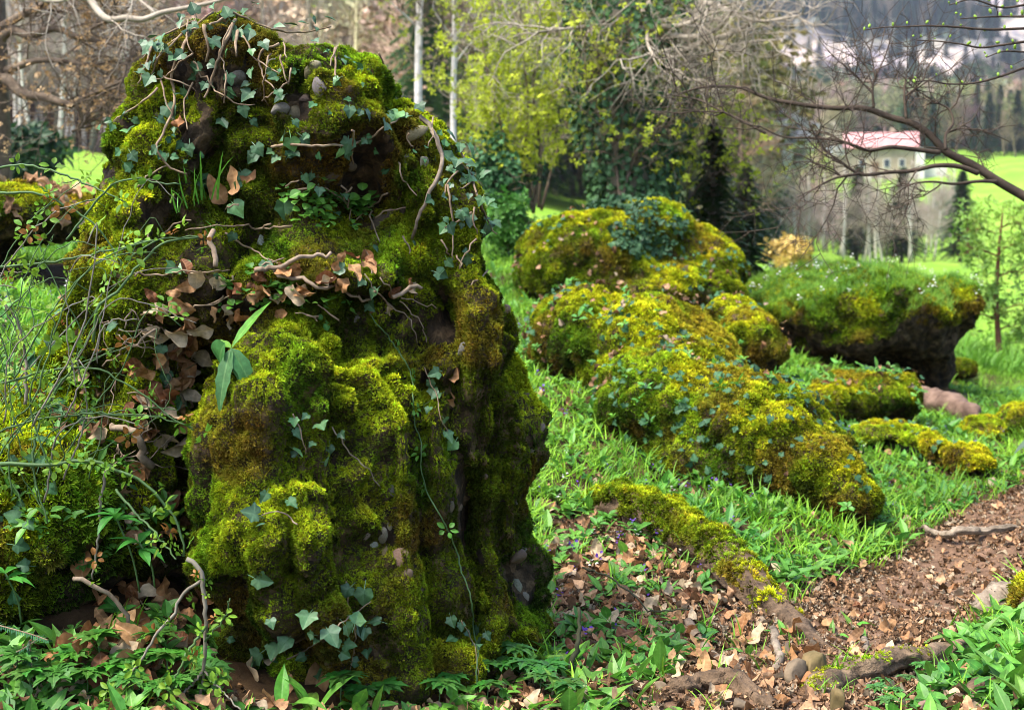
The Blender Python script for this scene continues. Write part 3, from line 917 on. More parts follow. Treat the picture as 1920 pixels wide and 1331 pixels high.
def ivy_vine(label, stems, leaf_px=None, per_m=26, r=.0028, bvhs=None, size=(.36, .84), mat=None, thick_taper=True, group='ivy vines on the boulder', far=0.0):
    """a vine: stems follow photo lines over the rock; leaves every few cm, each its own part"""
    bvhs = bvhs or [BOULDER['bvh']]
    paths = [vine_path(s, bvhs) for s in stems]
    paths = [p for p in paths if len(p) > 2]
    root = thing('ivy_vine', paths[0][0], label, 'ivy', group)
    for p in paths:
        v, f = tubes([(p, np.linspace(r, r * .55, len(p)))], 6)
        child_world(mesh_obj('stem', v, f, mat or M_stem), root)
        L = np.linalg.norm(np.diff(p, axis=0), axis=1).sum()
        for _ in range(int(L * per_m + rng.random())):
            q = p[rng.integers(0, len(p))] + rng.normal(size=3) * np.array([.014, .003, .014])
            _leaf(q, root, size, bvhs)
    for a in (leaf_px or []):
        h = cast(a[0], a[1], bvhs)
        if h is None: continue
        _leaf(h[0], root, size if len(a) < 3 else (a[2] * .72, a[2] * .9), bvhs, exact=True)
    return root
def _leaf(q, root, size, bvhs, exact=False):
    tc = nrm(CAM - q)
    best = None
    for b in bvhs:
        h = b.find_nearest(Vector(q))
        if h[0] is not None and (best is None or h[3] < best[1]): best = (np.array(h[1]), h[3])
    n = best[0] if best else tc
    n = nrm(n * .5 + tc * .35 + np.array([0, 0, .45]))
    o = mesh_obj('leaf', None, None, me=IVYL[rng.integers(0, len(IVYL))])
    dn = nrm(np.array([rng.normal() * .7, 0, -1]) - n * (n[2] * -1) * 1.0)
    place_leaf(o, q + n * .012 + tc * .006, n, dn, rng.uniform(*size))
    o.color = ivy_col()
    child_world(o, root)
ivy_vine('long pale ivy stem hanging down the left of the boulder head', [[(375, 37), (348, 85), (328, 118), (324, 152), (326, 203), (318, 230), (301, 257), (296, 281), (308, 311), (348, 326)]],
         [(285, 130), (303, 138), (315, 100), (312, 205, 1.2), (250, 230), (240, 247), (248, 293), (237, 312), (335, 245), (357, 278), (352, 290), (318, 296)], per_m=8, r=.0042)
ivy_vine('twin ivy stems with leaves on top of the boulder head', [[(436, 40), (423, 78), (409, 112), (402, 145), (379, 183)], [(385, 51), (392, 85), (390, 115)], [(443, 61), (441, 105)]],
         [(365, 125), (372, 138, 1.1), (395, 122), (362, 148), (398, 160), (430, 100), (440, 50), (448, 62, 1.2), (470, 62), (465, 165), (470, 178, 1.2), (480, 95), (350, 168), (330, 182), (430, 180), (527, 185), (475, 230), (452, 205), (410, 230, .9), (425, 175)], per_m=16, r=.0045)
ivy_vine('mat of ivy twigs over the upper left rim of the boulder', [[(368, 44), (325, 57), (294, 85), (270, 115)], [(400, 30), (360, 60), (310, 95), (285, 150)], [(440, 22), (400, 50), (350, 65), (300, 110), (272, 130)], [(297, 169), (270, 193), (237, 213), (216, 230)], [(300, 60), (285, 100), (262, 160)]],
         [(290, 70), (330, 42), (352, 40), (275, 80), (268, 105), (400, 20), (390, 25), (420, 22), (432, 28)], per_m=22, r=.003)
ivy_vine('ivy spreading along the top right rim of the head', [[(635, 44), (575, 68), (527, 84), (487, 101), (494, 135), (517, 166)], [(420, 25), (470, 40), (510, 55), (560, 62), (620, 50)], [(629, 95), (625, 128), (635, 162)], [(620, 60), (660, 60), (700, 75), (722, 90), (716, 112)]],
         [(455, 35), (470, 32), (482, 45), (500, 48), (515, 55), (530, 60), (575, 76), (590, 58), (610, 66), (640, 52), (655, 64), (590, 85), (545, 62)], per_m=33, r=.003)
ivy_vine('ivy trailing over the right shoulder of the boulder', [[(700, 90), (740, 110), (770, 130), (795, 160), (810, 200), (835, 240)], [(785, 135), (792, 162), (785, 196), (768, 210)], [(800, 170), (830, 210), (850, 260), (868, 300), (880, 340)]],
         [(735, 105), (745, 118), (760, 112), (775, 122), (790, 130), (800, 150), (805, 165, 1.2), (820, 175, 1.2), (830, 180), (815, 190), (835, 205), (845, 215), (850, 235), (856, 250), (835, 255), (860, 270), (872, 290), (865, 310), (880, 320), (730, 122, 1.2), (770, 135)], per_m=45, r=.003, size=(.5, .95))
ivy_vine('ivy runner crossing the shaded front of the boulder head', [[(514, 281), (541, 270), (575, 274), (629, 269), (674, 262), (697, 257), (711, 237), (741, 233), (768, 210)]],
         [(550, 265, 1.2), (565, 262), (545, 290), (480, 290), (470, 292), (515, 290), (575, 255), (540, 255), (655, 208), (672, 215), (682, 213), (650, 262, 1.2), (668, 268), (648, 292), (720, 233, 1.1), (750, 218, 1.4), (765, 225), (583, 330), (570, 332), (525, 300), (480, 275)], per_m=14, r=.0035)
ivy_vine('thick pale ivy root snaking down the right of the head', [[(785, 220), (802, 237), (822, 281), (828, 321), (809, 358), (792, 399), (780, 446)]], per_m=3, r=.0066, mat=M_root)
ivy_vine('ivy twigs on the right flank below the shoulder', [[(870, 297), (856, 321), (839, 338), (834, 372)], [(883, 399), (856, 416), (836, 426)], [(840, 350), (850, 430), (850, 490)], [(880, 340), (905, 400), (930, 440)], [(850, 300), (880, 330), (890, 365)]],
         [(845, 352), (850, 375), (870, 335), (865, 350), (880, 370), (865, 425), (880, 410), (905, 415), (915, 400), (838, 428), (895, 440), (875, 475), (883, 490), (840, 492), (818, 515), (832, 512), (915, 505, 1.2), (930, 470)], per_m=26, r=.0028)
ivy_vine('ivy scattered over the leaf-filled ledge of the boulder', [[(420, 440), (470, 470), (530, 500)], [(540, 360), (600, 350), (650, 380)]],
         [(530, 385, 1.5), (440, 385, 1.2), (455, 330), (450, 350), (395, 335), (370, 350), (390, 355), (225, 612, 1.2), (345, 500), (330, 508, 1.2), (400, 520), (305, 705, 1.1), (310, 700), (625, 405), (660, 430), (680, 530), (705, 545), (690, 570), (700, 470), (645, 510), (330, 750), (335, 755), (290, 640), (300, 655)], per_m=8, r=.0025)
ivy_vine('small ivy sprays on the lower mossy lobe', [[(545, 775), (560, 810), (575, 850)], [(560, 985), (520, 960), (490, 970)]],
         [(545, 790), (548, 812), (575, 785), (543, 845), (560, 858), (605, 870), (620, 840), (640, 815), (590, 835), (500, 932), (485, 972, 1.3), (498, 990), (535, 945), (480, 1085, 1.3), (600, 800), (612, 790)], per_m=5, r=.0018)
ivy_vine('ivy cluster at the shaded foot of the boulder', [[(540, 1240), (580, 1210), (620, 1180)], [(620, 1180), (660, 1150), (690, 1130)], [(650, 1090), (660, 1180), (650, 1260)]],
         [(585, 1155, 1.2), (510, 1165), (520, 1205, 1.2), (540, 1195, 1.2), (490, 1230, 1.4), (515, 1225, 1.2), (475, 1255), (430, 1200), (612, 1180, 1.3), (590, 1190), (630, 1200), (588, 1260, 1.2), (645, 1210), (680, 1110, 1.2), (670, 1170, 1.2), (685, 1180), (712, 1168, 1.1), (660, 1175, 1.2), (640, 1225), (655, 1245), (690, 1220)], per_m=6, r=.0018)
ivy_vine('small ivy shoot in the groove of the right face', [[(800, 690), (820, 740), (822, 790), (850, 830)]],
         [(812, 715), (825, 700), (815, 735), (825, 745), (810, 770), (828, 790), (830, 815), (800, 765)], per_m=6, r=.0015)
ivy_vine('small ivy sprays at the foot of the right face', [[(860, 1160), (880, 1200), (900, 1260)]],
         [(860, 1170), (870, 1190), (900, 1180), (915, 1190), (885, 1215), (850, 1200), (905, 1200), (845, 1160)], per_m=6, r=.0015, size=(.4, .7))
gv_ = vine_path([(697, 589), (731, 639), (758, 683), (770, 737), (772, 785), (789, 846), (797, 890), (809, 931), (830, 982), (857, 1056), (874, 1110), (884, 1168), (894, 1236), (892, 1297)], [BOULDER['bvh']], .02)
root = thing('trailing_vine', gv_[-1], 'thin green shoot hanging straight down the boulder front', 'vine')
v, f = tubes([(gv_, np.linspace(.0014, .0020, len(gv_)))], 5)
child_world(mesh_obj('stem', v, f, M_green), root)
for k in (8, 14, 20, 29, 36, 44):
    if k < len(gv_):
        o = mesh_obj('leaf', None, None, me=ROSE[0].copy()); o.data.materials.clear(); o.data.materials.append(M_leaf_o)
        o.location = gv_[k]; o.color = (.10, .28, .03, 1); o.scale = (1.1,) * 3; o.rotation_euler = (R(70), 0, k)
        child_world(o, root)

# ------------------------------------------------------------------ fallen leaves, twigs on ledge
def dead_col(pale=.3):
    a = rng.random()
    c = np.array([.21, .078, .02]) * (1 - a) + np.array([.36, .20, .085]) * a
    if rng.random() < pale: c = np.array([.38, .29, .18])
    if rng.random() < .25: c = np.array([.13, .042, .012])
    return (*(c * rng.uniform(.75, 1.2)), 1)
def fallen(px, py, label, group, size=1.0, bvhs=None, jit=.5, lift=.012, pale=.3, face=.35):
    h = cast(px, py, bvhs or (ALL_BVH + [G_BVH]))
    if h is None or h[2] > 9: return
    p, n, dist = h
    o = mesh_obj('fallen_leaf', None, None, me=DEAD_O[rng.integers(0, len(DEAD_O))])
    nv = nrm(n + rng.normal(size=3) * jit + nrm(CAM - p) * face)
    yv = rng.normal(size=3)
    o.rotation_euler = euler_from_axes(yv - nv * (yv @ nv), nv)
    o.location = p + n * lift * rng.uniform(.4, 1.8)
    s = size * rng.uniform(.75, 1.25)
    o.scale = (s, s, s)
    o.color = dead_col(pale)
    cr, cg = o.color[0], o.color[1]
    tone = 'bleached pale' if cg > .22 else 'dark brown' if cr < .17 else 'russet' if cg < .12 else 'tan'
    label = label.replace('dry tan', 'dry').replace('brown beech', 'beech').replace('dry curled', 'curled').replace('crumpled dry', 'crumpled')
    tag(o, tone + ' ' + label if group else label, 'leaf', group)
GL = 'dry leaves on the boulder ledge'
for q in [(440, 365, 1.0), (428, 380, .95), (350, 250, .65), (470, 350, .8)]:
    fallen(q[0], q[1], 'large curled brown beech leaf caught high on the boulder', 'leaves caught on the boulder head', q[2], [BOULDER['bvh']], pale=0)
fallen(858, 702, 'single brown leaf lodged in the right face of the boulder', None, 1.0, [BOULDER['bvh']], pale=0)
fallen(865, 750, 'small reddish leaf lower in the right face groove', None, .7, [BOULDER['bvh']], pale=0)
for k in range(54):
    t = rng.random()
    x = 270 + 470 * t + rng.normal() * 18
    y = 545 + 22 * math.sin(t * 6) + rng.normal() * 28
    fallen(x, y, 'dry curled beech leaf in the litter on the boulder ledge', GL, .62, [BOULDER['bvh']], pale=.35, lift=.02)
for k in range(60):
    t = rng.random()
    fallen(335 - 60 * t + rng.normal() * 24, 555 + 300 * t + rng.normal() * 25, 'crumpled dry leaf in the drift left of the mossy lobe', 'leaves in the drift beside the lobe', .72, pale=.35, lift=.02)
for k in range(52):
    fallen(255 + rng.normal() * 70, 1175 + rng.normal() * 60, 'brown beech leaf in the hollow left of the boulder', 'leaves in the left hollow', .85, pale=.12, lift=.02)
for k in range(26):
    fallen(rng.uniform(0, 640), rng.uniform(1230, 1331), 'brown beech leaf under the plants along the bottom edge', 'leaves along the bottom edge', 1.0, pale=.2, lift=.015)
for k in range(80):
    fallen(rng.uniform(1030, 1330), rng.uniform(1010, 1290), 'dry tan beech leaf on the slope right of the boulder', 'leaves on the slope right of the boulder', .8, pale=.3)
for k in range(30):
    fallen(rng.uniform(1330, 1720), rng.uniform(1130, 1331), 'brown beech leaf lying on the path', 'leaves on the path', .85, pale=.3)

def stick(name, pix, r0, r1, label, cat='stick', mat=None, bvhs=None, lift=.015, group=None, sides=7, free=None, wob=.003):
    if free is not None:
        p = spline([at(x, y, d) for (x, y), d in zip(pix, free)], 14)
    else:
        p = vine_path(pix, bvhs or (ALL_BVH + [G_BVH]), lift)
        if len(p) < 3: return None
    p = p + rng.normal(size=p.shape) * wob
    v, f = tubes([(p, np.linspace(r0, r1, len(p)))], sides)
    o = mesh_obj(name, v, f, mat or M_stem)
    return tag(o, label, cat, group)
M_twig = simple_mat('dry_twig', (.10, .07, .045), (.28, .21, .145), 30, .8, .002)
stick('twig', [(480, 514), (524, 504), (575, 487), (625, 482)], .006, .004, 'forked grey twig lying across the boulder ledge', 'twig', M_twig, lift=.03)
stick('twig', [(520, 512), (580, 528), (640, 545), (700, 565)], .005, .003, 'thin dry twig sloping down the ledge to the right', 'twig', M_twig, lift=.02)
stick('twig', [(738, 556), (765, 545), (792, 530)], .005, .004, 'short pale twig sticking out of the ledge end', 'twig', M_twig, lift=.05)
stick('twig', [(388, 440), (394, 470), (398, 505)], .006, .006, 'upright brown twig stub on the ledge', 'twig', M_twig, lift=.05)
stick('twig', [(285, 620), (240, 650), (190, 680)], .003, .002, 'thin twig leaning from the drift of leaves', 'twig', M_twig, lift=.03)
stick('twig', [(280, 870), (240, 800), (210, 790)], .010, .007, 'stout broken twig below the drift of leaves', 'twig', M_twig, lift=.03)
stick('twig', [(625, 800), (650, 840), (690, 885), (710, 915)], .0016, .0012, 'fine bent stalk on the lower mossy lobe', 'twig', M_twig, lift=.01)
for i, q in enumerate([[(722, 573), (755, 585), (775, 610), (777, 645)], [(750, 560), (785, 565), (812, 580)], [(750, 565), (775, 585), (790, 605), (800, 640)], [(700, 520), (695, 490), (690, 470)], [(690, 520), (706, 545)], [(712, 525), (735, 540), (732, 552)]]):
    stick('grass_stalk', q, .0016, .001, 'dry arching stalk hanging from the end of the ledge', 'stalk', M_twig, [BOULDER['bvh']], .02, 'dry stalks at the ledge end', 5)
stick('stick', [(139, 1080), (176, 1097), (220, 1124), (244, 1168), (259, 1229)], .005, .004, 'bent purplish dead stick arching over the left hollow', 'stick', M_twig, free=[2.85, 2.85, 2.86, 2.88, 2.93])
stick('stick', [(1285, 1170), (1320, 1215), (1355, 1255)], .016, .013, 'straight mossy grey stick beside the path', 'stick', M_twig, lift=.012)
stick('stick', [(1450, 1185), (1456, 1220), (1460, 1258)], .013, .010, 'short bleached root end standing beside the path', 'stick', M_root, lift=.015)
stick('stick', [(1620, 1200), (1625, 1225)], .010, .008, 'short stub of wood on the path edge', 'stick', M_root, lift=.01)
stick('twig', [(1085, 1085), (1160, 1110), (1215, 1165), (1290, 1165)], .003, .002, 'dark thin cane leaning right of the boulder', 'twig', simple_mat('dark_twig', (.02, .025, .012), (.05, .05, .025), 20), lift=.08)
stick('twig', [(1070, 1255), (1085, 1200), (1088, 1140)], .007, .004, 'dark upright sapling stump by the boulder foot', 'twig', bpy.data.materials['dark_twig'], free=[3.2, 3.22, 3.25])

for k in range(16):
    x0, y0 = rng.uniform(215, 330), rng.uniform(560, 860)
    stick('dry_stalk', [(x0, y0), (x0 + rng.normal() * 25, y0 + rng.normal() * 25), (x0 + rng.normal() * 50, y0 + rng.uniform(10, 70))], .0017, .001, 'thin dry stalk lying in the leaf drift beside the lobe', 'stalk', M_twig, None, .028, 'dry stalks in the leaf drift', 5)
for k in range(18):
    x0, y0 = rng.uniform(1060, 1780), rng.uniform(1080, 1300)
    a_, l_ = rng.uniform(-.5, .9), rng.uniform(25, 80)
    stick('fallen_twig', [(x0, y0), (x0 + l_ * .5 * math.cos(a_), y0 + l_ * .5 * math.sin(a_) * .6 + rng.normal() * 4), (x0 + l_ * math.cos(a_), y0 + l_ * math.sin(a_) * .6)], .0035, .002, 'small broken twig lying on the path and its litter', 'twig', M_twig if k % 2 else M_root, None, .012, 'twigs on the path and litter', 6)

# ------------------------------------------------------------------ mossy root ridge, logs, roots and stones by the path
M_bark = simple_mat('brown_bark', (.022, .014, .008), (.17, .11, .065), 26, .85, .025, dim=(1, 1, 1))
def log(name, pts, rad, label, cat, mat, moss=0.0, mossgold=.7, sides=22, lump=.12, msize=1.6, up=.1):
    NP = 90
    p = spline(pts, NP)
    p = p + np.stack([fbm(np.c_[np.linspace(0, 9, NP), np.full(NP, k * 7.7), np.zeros(NP)], 2, 310) for k in range(3)], 1) * .02
    r = np.interp(np.linspace(0, 1, NP), np.linspace(0, 1, len(rad)), rad)
    r = r * np.minimum(1, np.minimum(np.arange(NP) + 1.5, NP - np.arange(NP) + .5) / 8)
    v, f = tubes([(p, r)], sides, cap=False)
    c = np.repeat(p, sides, 0)
    u = nrm(v - c)
    al = np.repeat(np.linspace(0, 1, NP) * 5, sides)
    ridge = fbm(np.c_[u * 2.6 + 3, ][:, :3] + np.c_[al, 0 * al, al * .6] * .5, 3, 305)
    v = c + (v - c) * (1 + lump * fbm(v * 9, 3, 301) + lump * fbm(v * 24, 2, 302) + lump * 1.6 * ridge)[:, None]
    f = np.array(f)
    base = p[0]
    root = thing(name, base, label, cat)
    child_world(mesh_obj('wood', v, f, mat), root)
    if moss > 0:
        n = vnormals(v, f)
        if ((v - c) * n).sum() < 0: n = -n
        q, k, t, w = sample_surface(v, f, 14000)
        qn = nrm((n[t[k]] * w[:, :, None]).sum(1))
        along = ((q[:, None] - p[None]) ** 2).sum(-1).argmin(1) / 89.
        keep = (qn[:, 2] > up + .55 * fbm(q * 9, 3, 5)) & (rng.random(len(q)) < 1 - sstep(moss - .28, moss + .12, along + .25 * fbm(q * 7, 3, 8)))
        q, qn = q[keep], qn[keep]
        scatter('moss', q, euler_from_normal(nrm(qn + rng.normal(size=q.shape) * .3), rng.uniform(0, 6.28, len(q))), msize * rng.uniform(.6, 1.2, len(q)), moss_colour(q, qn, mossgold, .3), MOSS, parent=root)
    ROCKS.append(dict(bvh=BVHTree.FromPolygons([tuple(x) for x in v.tolist()], [tuple(x) for x in f.tolist()]), root=root))
    return root
def gp(px, py, dz=0.0):
    h = on_ground(px, py)
    return h[0] + np.array([0, 0, dz])
log('mossy_root', [at(1060, 970, 4.85), at(1150, 958, 4.75), at(1230, 974, 4.6), at(1320, 1030, 4.35), at(1400, 1100, 4.0), at(1470, 1160, 3.75), at(1540, 1225, 3.5), at(1590, 1275, 3.35)],
    [.065, .092, .084, .07, .056, .046, .036, .014], 'long tree root with golden moss running down to the path', 'root', M_bark, moss=.62, mossgold=.25, msize=1.0, up=.25, lump=.3)
log('fallen_log', [at(1715, 742, 8.6), at(1760, 755, 8.4), at(1830, 778, 8.0)], [.075, .075, .06], 'short fallen log below the overhanging rock', 'log', simple_mat('log_bark', (.06, .035, .025), (.20, .13, .095), 12, .85, .01), 0)
log('gnarled_root', [at(1500, 1345, 2.98), at(1530, 1300, 3.08), at(1600, 1268, 3.18), at(1700, 1240, 3.3), at(1790, 1212, 3.42), at(1830, 1208, 3.5)],
    [.022, .034, .032, .03, .026, .008], 'gnarled root curving across the path in the lower right', 'root', simple_mat('root_wood', (.025, .016, .01), (.22, .15, .09), 24, .8, .022), moss=.6, mossgold=.1, lump=.3, msize=.45, up=.8)
log('gnarled_root', [at(1235, 1300, 3.05), at(1290, 1285, 3.1), at(1350, 1278, 3.12), at(1400, 1300, 3.05), at(1450, 1330, 2.95)], [.012, .02, .024, .026, .018],
    'knotted root crossing the path at the bottom edge', 'root', M_bark, 0, lump=.35)
log('gnarled_root', [at(1780, 1330, 2.95), at(1830, 1295, 3.05), at(1870, 1275, 3.12)], [.018, .02, .012], 'short dark root poking from under garlic leaves', 'root', M_bark, 0)
log('gnarled_root', [at(1930, 985, 4.95), at(1860, 992, 4.9), at(1800, 1000, 4.85), at(1720, 985, 5.1)], [.008, .014, .013, .006], 'pale roots lying across the path bend', 'root', M_root, 0, lump=.3)
log('gnarled_root', [at(1840, 1165, 4.0), at(1855, 1140, 4.05), at(1900, 1125, 4.1), at(1940, 1128, 4.1)], [.02, .04, .045, .04], 'twisted pale root at the right edge of the path', 'root', M_root, 0, lump=.3)
log('mossy_root', [at(1942, 1110, 4.0), at(1946, 1150, 3.9)], [.05, .06], 'mossy stump side cut off by the right frame edge', 'stump', M_bark, 1.2, .4)
M_stone = simple_mat('path_stone', (.07, .05, .032), (.24, .18, .115), 10, .85, .01)
def stone(px, py, w, h, label, depth=.7, seed=0, mat=None, facet=True):
    hit = on_ground(px, py + h * .4)
    p = hit[0]; s = hit[2] / FPX
    v, f = ico(3)
    rr = np.random.default_rng(seed)
    if facet:
        for _ in range(9):
            d = nrm(rr.normal(size=3)); lim = rr.uniform(.35, .7)
            k = v @ d - lim
            v = v - np.outer(np.clip(k, 0, None), d) * .9
    v = v * (1 + .07 * fbm(v * 3 + seed, 3, seed))[:, None]
    v = v * np.array([w * s * .5, w * s * .5 * depth, h * s * .62])
    o = mesh_obj('stone', v, f, mat or M_stone)
    o.location = p + np.array([0, 0, h * s * .32])
    o.rotation_euler = (0, rr.normal() * .1, rr.uniform(0, 6))
    return tag(o, label, 'stone')
M_stone2 = simple_mat('mossy_path_stone', (.045, .04, .012), (.22, .15, .07), 8, .9, .01)
stone(1530, 1245, 95, 70, 'large brown wedge stone at the end of the mossy root', seed=3, mat=M_stone2)
stone(1495, 1262, 70, 46, 'low flat stone leaning on the brown wedge stone', seed=8)
stone(1568, 1318, 56, 50, 'rounded stone in front of the gnarled root', seed=5, mat=M_stone2)
stone(1735, 1325, 64, 40, 'pinkish stone half buried at the bottom edge', seed=6, mat=simple_mat('pink_stone', (.12, .075, .055), (.30, .20, .15), 12, .85, .008))
stone(1830, 1318, 60, 26, 'mottled low stone under the garlic leaves', seed=9)
stone(1310, 1268, 40, 16, 'small pale flat stone by the knotted root', seed=10, mat=simple_mat('pale_stone', (.22, .16, .10), (.45, .36, .25), 12, .85, .008))
stone(1240, 1288, 34, 24, 'small grey stone left of the knotted root', seed=12)
stone(1390, 1320, 50, 34, 'grey cracked stone within the knotted root', seed=14)
stone(1860, 905, 30, 22, 'white stone on the path bend', seed=15, mat=bpy.data.materials['pale_stone'])
ALL_BVH[:] = [r['bvh'] for r in ROCKS]

# ------------------------------------------------------------------ ground cover
def covered(x, y, z, margin=.02):
    out = np.zeros(len(x), bool)
    for i in range(len(x)):
        o = Vector((x[i], y[i], 6.0))
        for b in ALL_BVH:
            h = b.ray_cast(o, Vector((0, 0, -1)), 8)
            if h[0] is not None and h[0].z > z[i] + margin:
                out[i] = True
                break
    return out
def candidates(n, y0, y1, px0=-420, px1=2330, power=1.0):
    y = y0 + (y1 - y0) * rng.random(n) ** power
    px = rng.uniform(px0, px1, n)
    x = (px - 960) / FPX * y
    return x, y
def zones(x, y):
    pd = path_dist(x, y)
    root_x = .34 + (4.75 - y) * .336
    litter = (x < root_x + .02) & (x > .1) & (y > 2.4) & (y < 4.7)
    left = x < -.55
    return pd, litter, left
def gnd(x, y): return ground_z(x, y)
def do_scatter(name, label, cat, x, y, keepf, protos, scale, tintf, tilt=.15, lift=0.0, flat=False, group=None):
    k = keepf(x, y)
    x, y = x[k], y[k]
    z = gnd(x, y)
    c = ~covered(x, y, z)
    x, y, z = x[c], y[c], z[c]
    n = len(x)
    e = .03
    nx = -(gnd(x + e, y) - gnd(x - e, y)) / (2 * e); ny = -(gnd(x, y + e) - gnd(x, y - e)) / (2 * e)
    nv = nrm(np.stack([nx, ny, np.ones(n)], 1))
    if not flat: nv = nrm(nv * .4 + np.array([0, 0, .8]))
    nv = nrm(nv + rng.normal(size=(n, 3)) * tilt)
    p = np.stack([x, y, z + lift * rng.random(n)], 1)
    o = scatter(name, p, euler_from_normal(nv, rng.uniform(0, 6.28, n)), scale * rng.uniform(.6, 1.35, n), tintf(p), protos)
    return tag(o, label, cat, kind='stuff')
def dead_tint(p):
    n = len(p)
    a = rng.random((n, 1))
    c = np.array([.22, .10, .04]) * (1 - a) + np.array([.46, .28, .155]) * a
    pal = rng.random((n, 1))
    c = np.where(pal < .18, np.array([[.38, .29, .19]]), c)
    c = np.where(pal > .78, np.array([[.09, .045, .02]]), c)
    return c * rng.uniform(.7, 1.25, (n, 1))
def green_tint(a, b):
    a, b = np.array(a), np.array(b)
    def f(p):
        t = np.clip(.5 + .6 * fbm(p * 1.7, 2, 401) + rng.normal(size=len(p)) * .22, 0, 1)[:, None]
        return (a * (1 - t) + b * t) * rng.uniform(.75, 1.3, (len(p), 1))
    return f
def k_litter(x, y):
    pd, lit, left = zones(x, y)
    n = fbm(np.stack([x, y, 0 * x], 1) * 3, 2, 402)
    prob = np.where(lit, .95, .12)
    prob = np.where(pd < .35, .18, prob)
    prob = np.where((x > -1.2) & (x < .2) & (y < 3.3), .8, prob)
    prob = np.where(left & (y < 3.6), .8, prob)
    return rng.random(len(x)) < prob * (1 + .5 * n)
x, y = candidates(25000, 2.3, 7.0, power=1.5)
do_scatter('leaf_litter', 'brown dead leaves covering the woodland floor', 'leaf litter', x, y, k_litter, DEAD_I, .56, dead_tint, .4, .02, True)
def k_chips(x, y):
    pd, lit, left = zones(x, y)
    return (pd < .27 + .08 * fbm(np.stack([x, y, 0 * x], 1) * 4, 2, 9)) | ((pd < .6) & (rng.random(len(x)) < .35)) | (lit & (rng.random(len(x)) < .6))
x, y = candidates(52000, 2.4, 8.0, 900, 2050, 1.2)
do_scatter('leaf_fragments', 'small crushed leaf fragments on the path', 'leaf litter', x, y, k_chips, CHIP_I, .55, lambda p: dead_tint(p) * np.array([.72, .76, .8]), .35, .01, True)
def k_grass(x, y):
    pd, lit, left = zones(x, y)
    n = fbm(np.stack([x, y, 0 * x], 1) * 2.2, 3, 403)
    pr = np.where(pd < .24, 0, np.where(pd < .36, .35, .95))
    pr = np.where(lit, .05, pr)
    pr = np.where((y < 3.25), .03, pr)
    pr = np.where((y < 4.2) & (x > 1.0), pr * .35, pr)
    pr = np.where(left & (y < 3.4), .08, pr)
    return rng.random(len(x)) < pr * (.9 + .8 * n)
x, y = candidates(25500, 2.6, 13.5, power=1.15)
do_scatter('grass', 'fresh green grass covering the bank between the rocks', 'grass', x, y, k_grass, GRASS, .52, green_tint((.08, .24, .012), (.26, .50, .03)), .2)
x, y = candidates(6500, 12, 30, power=1.6)
do_scatter('grass', 'grass on the rise behind the mossy rocks', 'grass', x, y, lambda x, y: y > 0, GRASS, 1.5, green_tint((.08, .22, .02), (.17, .36, .03)), .2)
def k_herb(x, y):
    pd, lit, left = zones(x, y)
    n = fbm(np.stack([x, y, 0 * x], 1) * 2.6, 3, 404)
    pr = np.where(pd < .27, 0, np.where(lit, .5, .85))
    pr = np.where((y < 3.2) & (x < .15) & (x > -.9), .35, pr)
    return rng.random(len(x)) < pr * (.8 + 1.1 * n)
x, y = candidates(23000, 2.45, 11, power=1.3)
do_scatter('low_herbs', 'small bright leafy herbs spread through the grass', 'herbs', x, y, k_herb, HERB, .76, green_tint((.04, .17, .025), (.12, .30, .03)), .25)
x, y = candidates(2200, 3.3, 8)
do_scatter('violets', 'tiny violet flowers dotted through the green', 'flowers', x, y, lambda x, y: (path_dist(x, y) > .5) & (rng.random(len(x)) < .3), VIOLET, .8, lambda p: np.tile([[.16, .07, .42]], (len(p), 1)) * rng.uniform(.7, 1.3, (len(p), 1)), .3, .04)
x, y = candidates(900, 3.6, 8)
do_scatter('white_flowers', 'tiny white flowers dotted through the green', 'flowers', x, y, lambda x, y: (path_dist(x, y) > .6) & (rng.random(len(x)) < .25), VIOLET, .8, lambda p: np.tile([[.75, .75, .7]], (len(p), 1)), .3, .05)

# ------------------------------------------------------------------ ivy, litter and grass growing on the further rocks
def on_rock(r, nm, dens, protos, scale, tintf, cond, lift=.012, tilt=.45, flat=True, label=None):
    p, k, t, w = sample_surface(r['v'], r['f'], dens)
    n = nrm((r['n'][t[k]] * w[:, :, None]).sum(1))
    keep = cond(p, n) & (p[:, 2] > ground_z(p[:, 0], p[:, 1]))
    p, n = p[keep], n[keep]
    if not len(p): return
    nv = nrm((n if flat else n * .25 + np.array([0, 0, 1.0])) + np.array([0, -.2, .25]) + rng.normal(size=p.shape) * tilt)
    o = scatter(nm, p + n * lift, euler_from_normal(nv, rng.uniform(0, 6.28, len(p))), scale * rng.uniform(.6, 1.3, len(p)), tintf(p), protos, parent=r['root'])
    return o
ivy_t = green_tint((.010, .042, .014), (.035, .10, .03))
def patch(th, s, freq=1.8): return lambda p, n: (fbm(p * freq, 3, s) > th) & (n[:, 2] > -.3)
for i, d, th in ((3, 330, .08), (4, 520, -.08), (5, 560, -.05), (6, 420, .0), (8, 480, -.1), (9, 200, .1), (10, 200, .2)):
    on_rock(ROCKS[i], 'ivy', d * .42, IVYI, .7, ivy_t, patch(th, 500 + i), .03)
for i, d in ((4, 140), (5, 120), (6, 60), (3, 60), (1, 650), (8, 80)):
    on_rock(ROCKS[i], 'dead_leaves', d, DEAD_I, .5, lambda p: dead_tint(p) * .7, patch(.0, 520 + i, 2.5), .035)
for i, d in ((4, 130), (5, 110), (8, 160), (6, 100)):
    on_rock(ROCKS[i], 'small_herbs', d * .45, HERB, .6, green_tint((.05, .2, .03), (.12, .30, .03)), patch(.05, 540 + i, 2.2), .03, flat=False)
_capx = ROCKS[3]
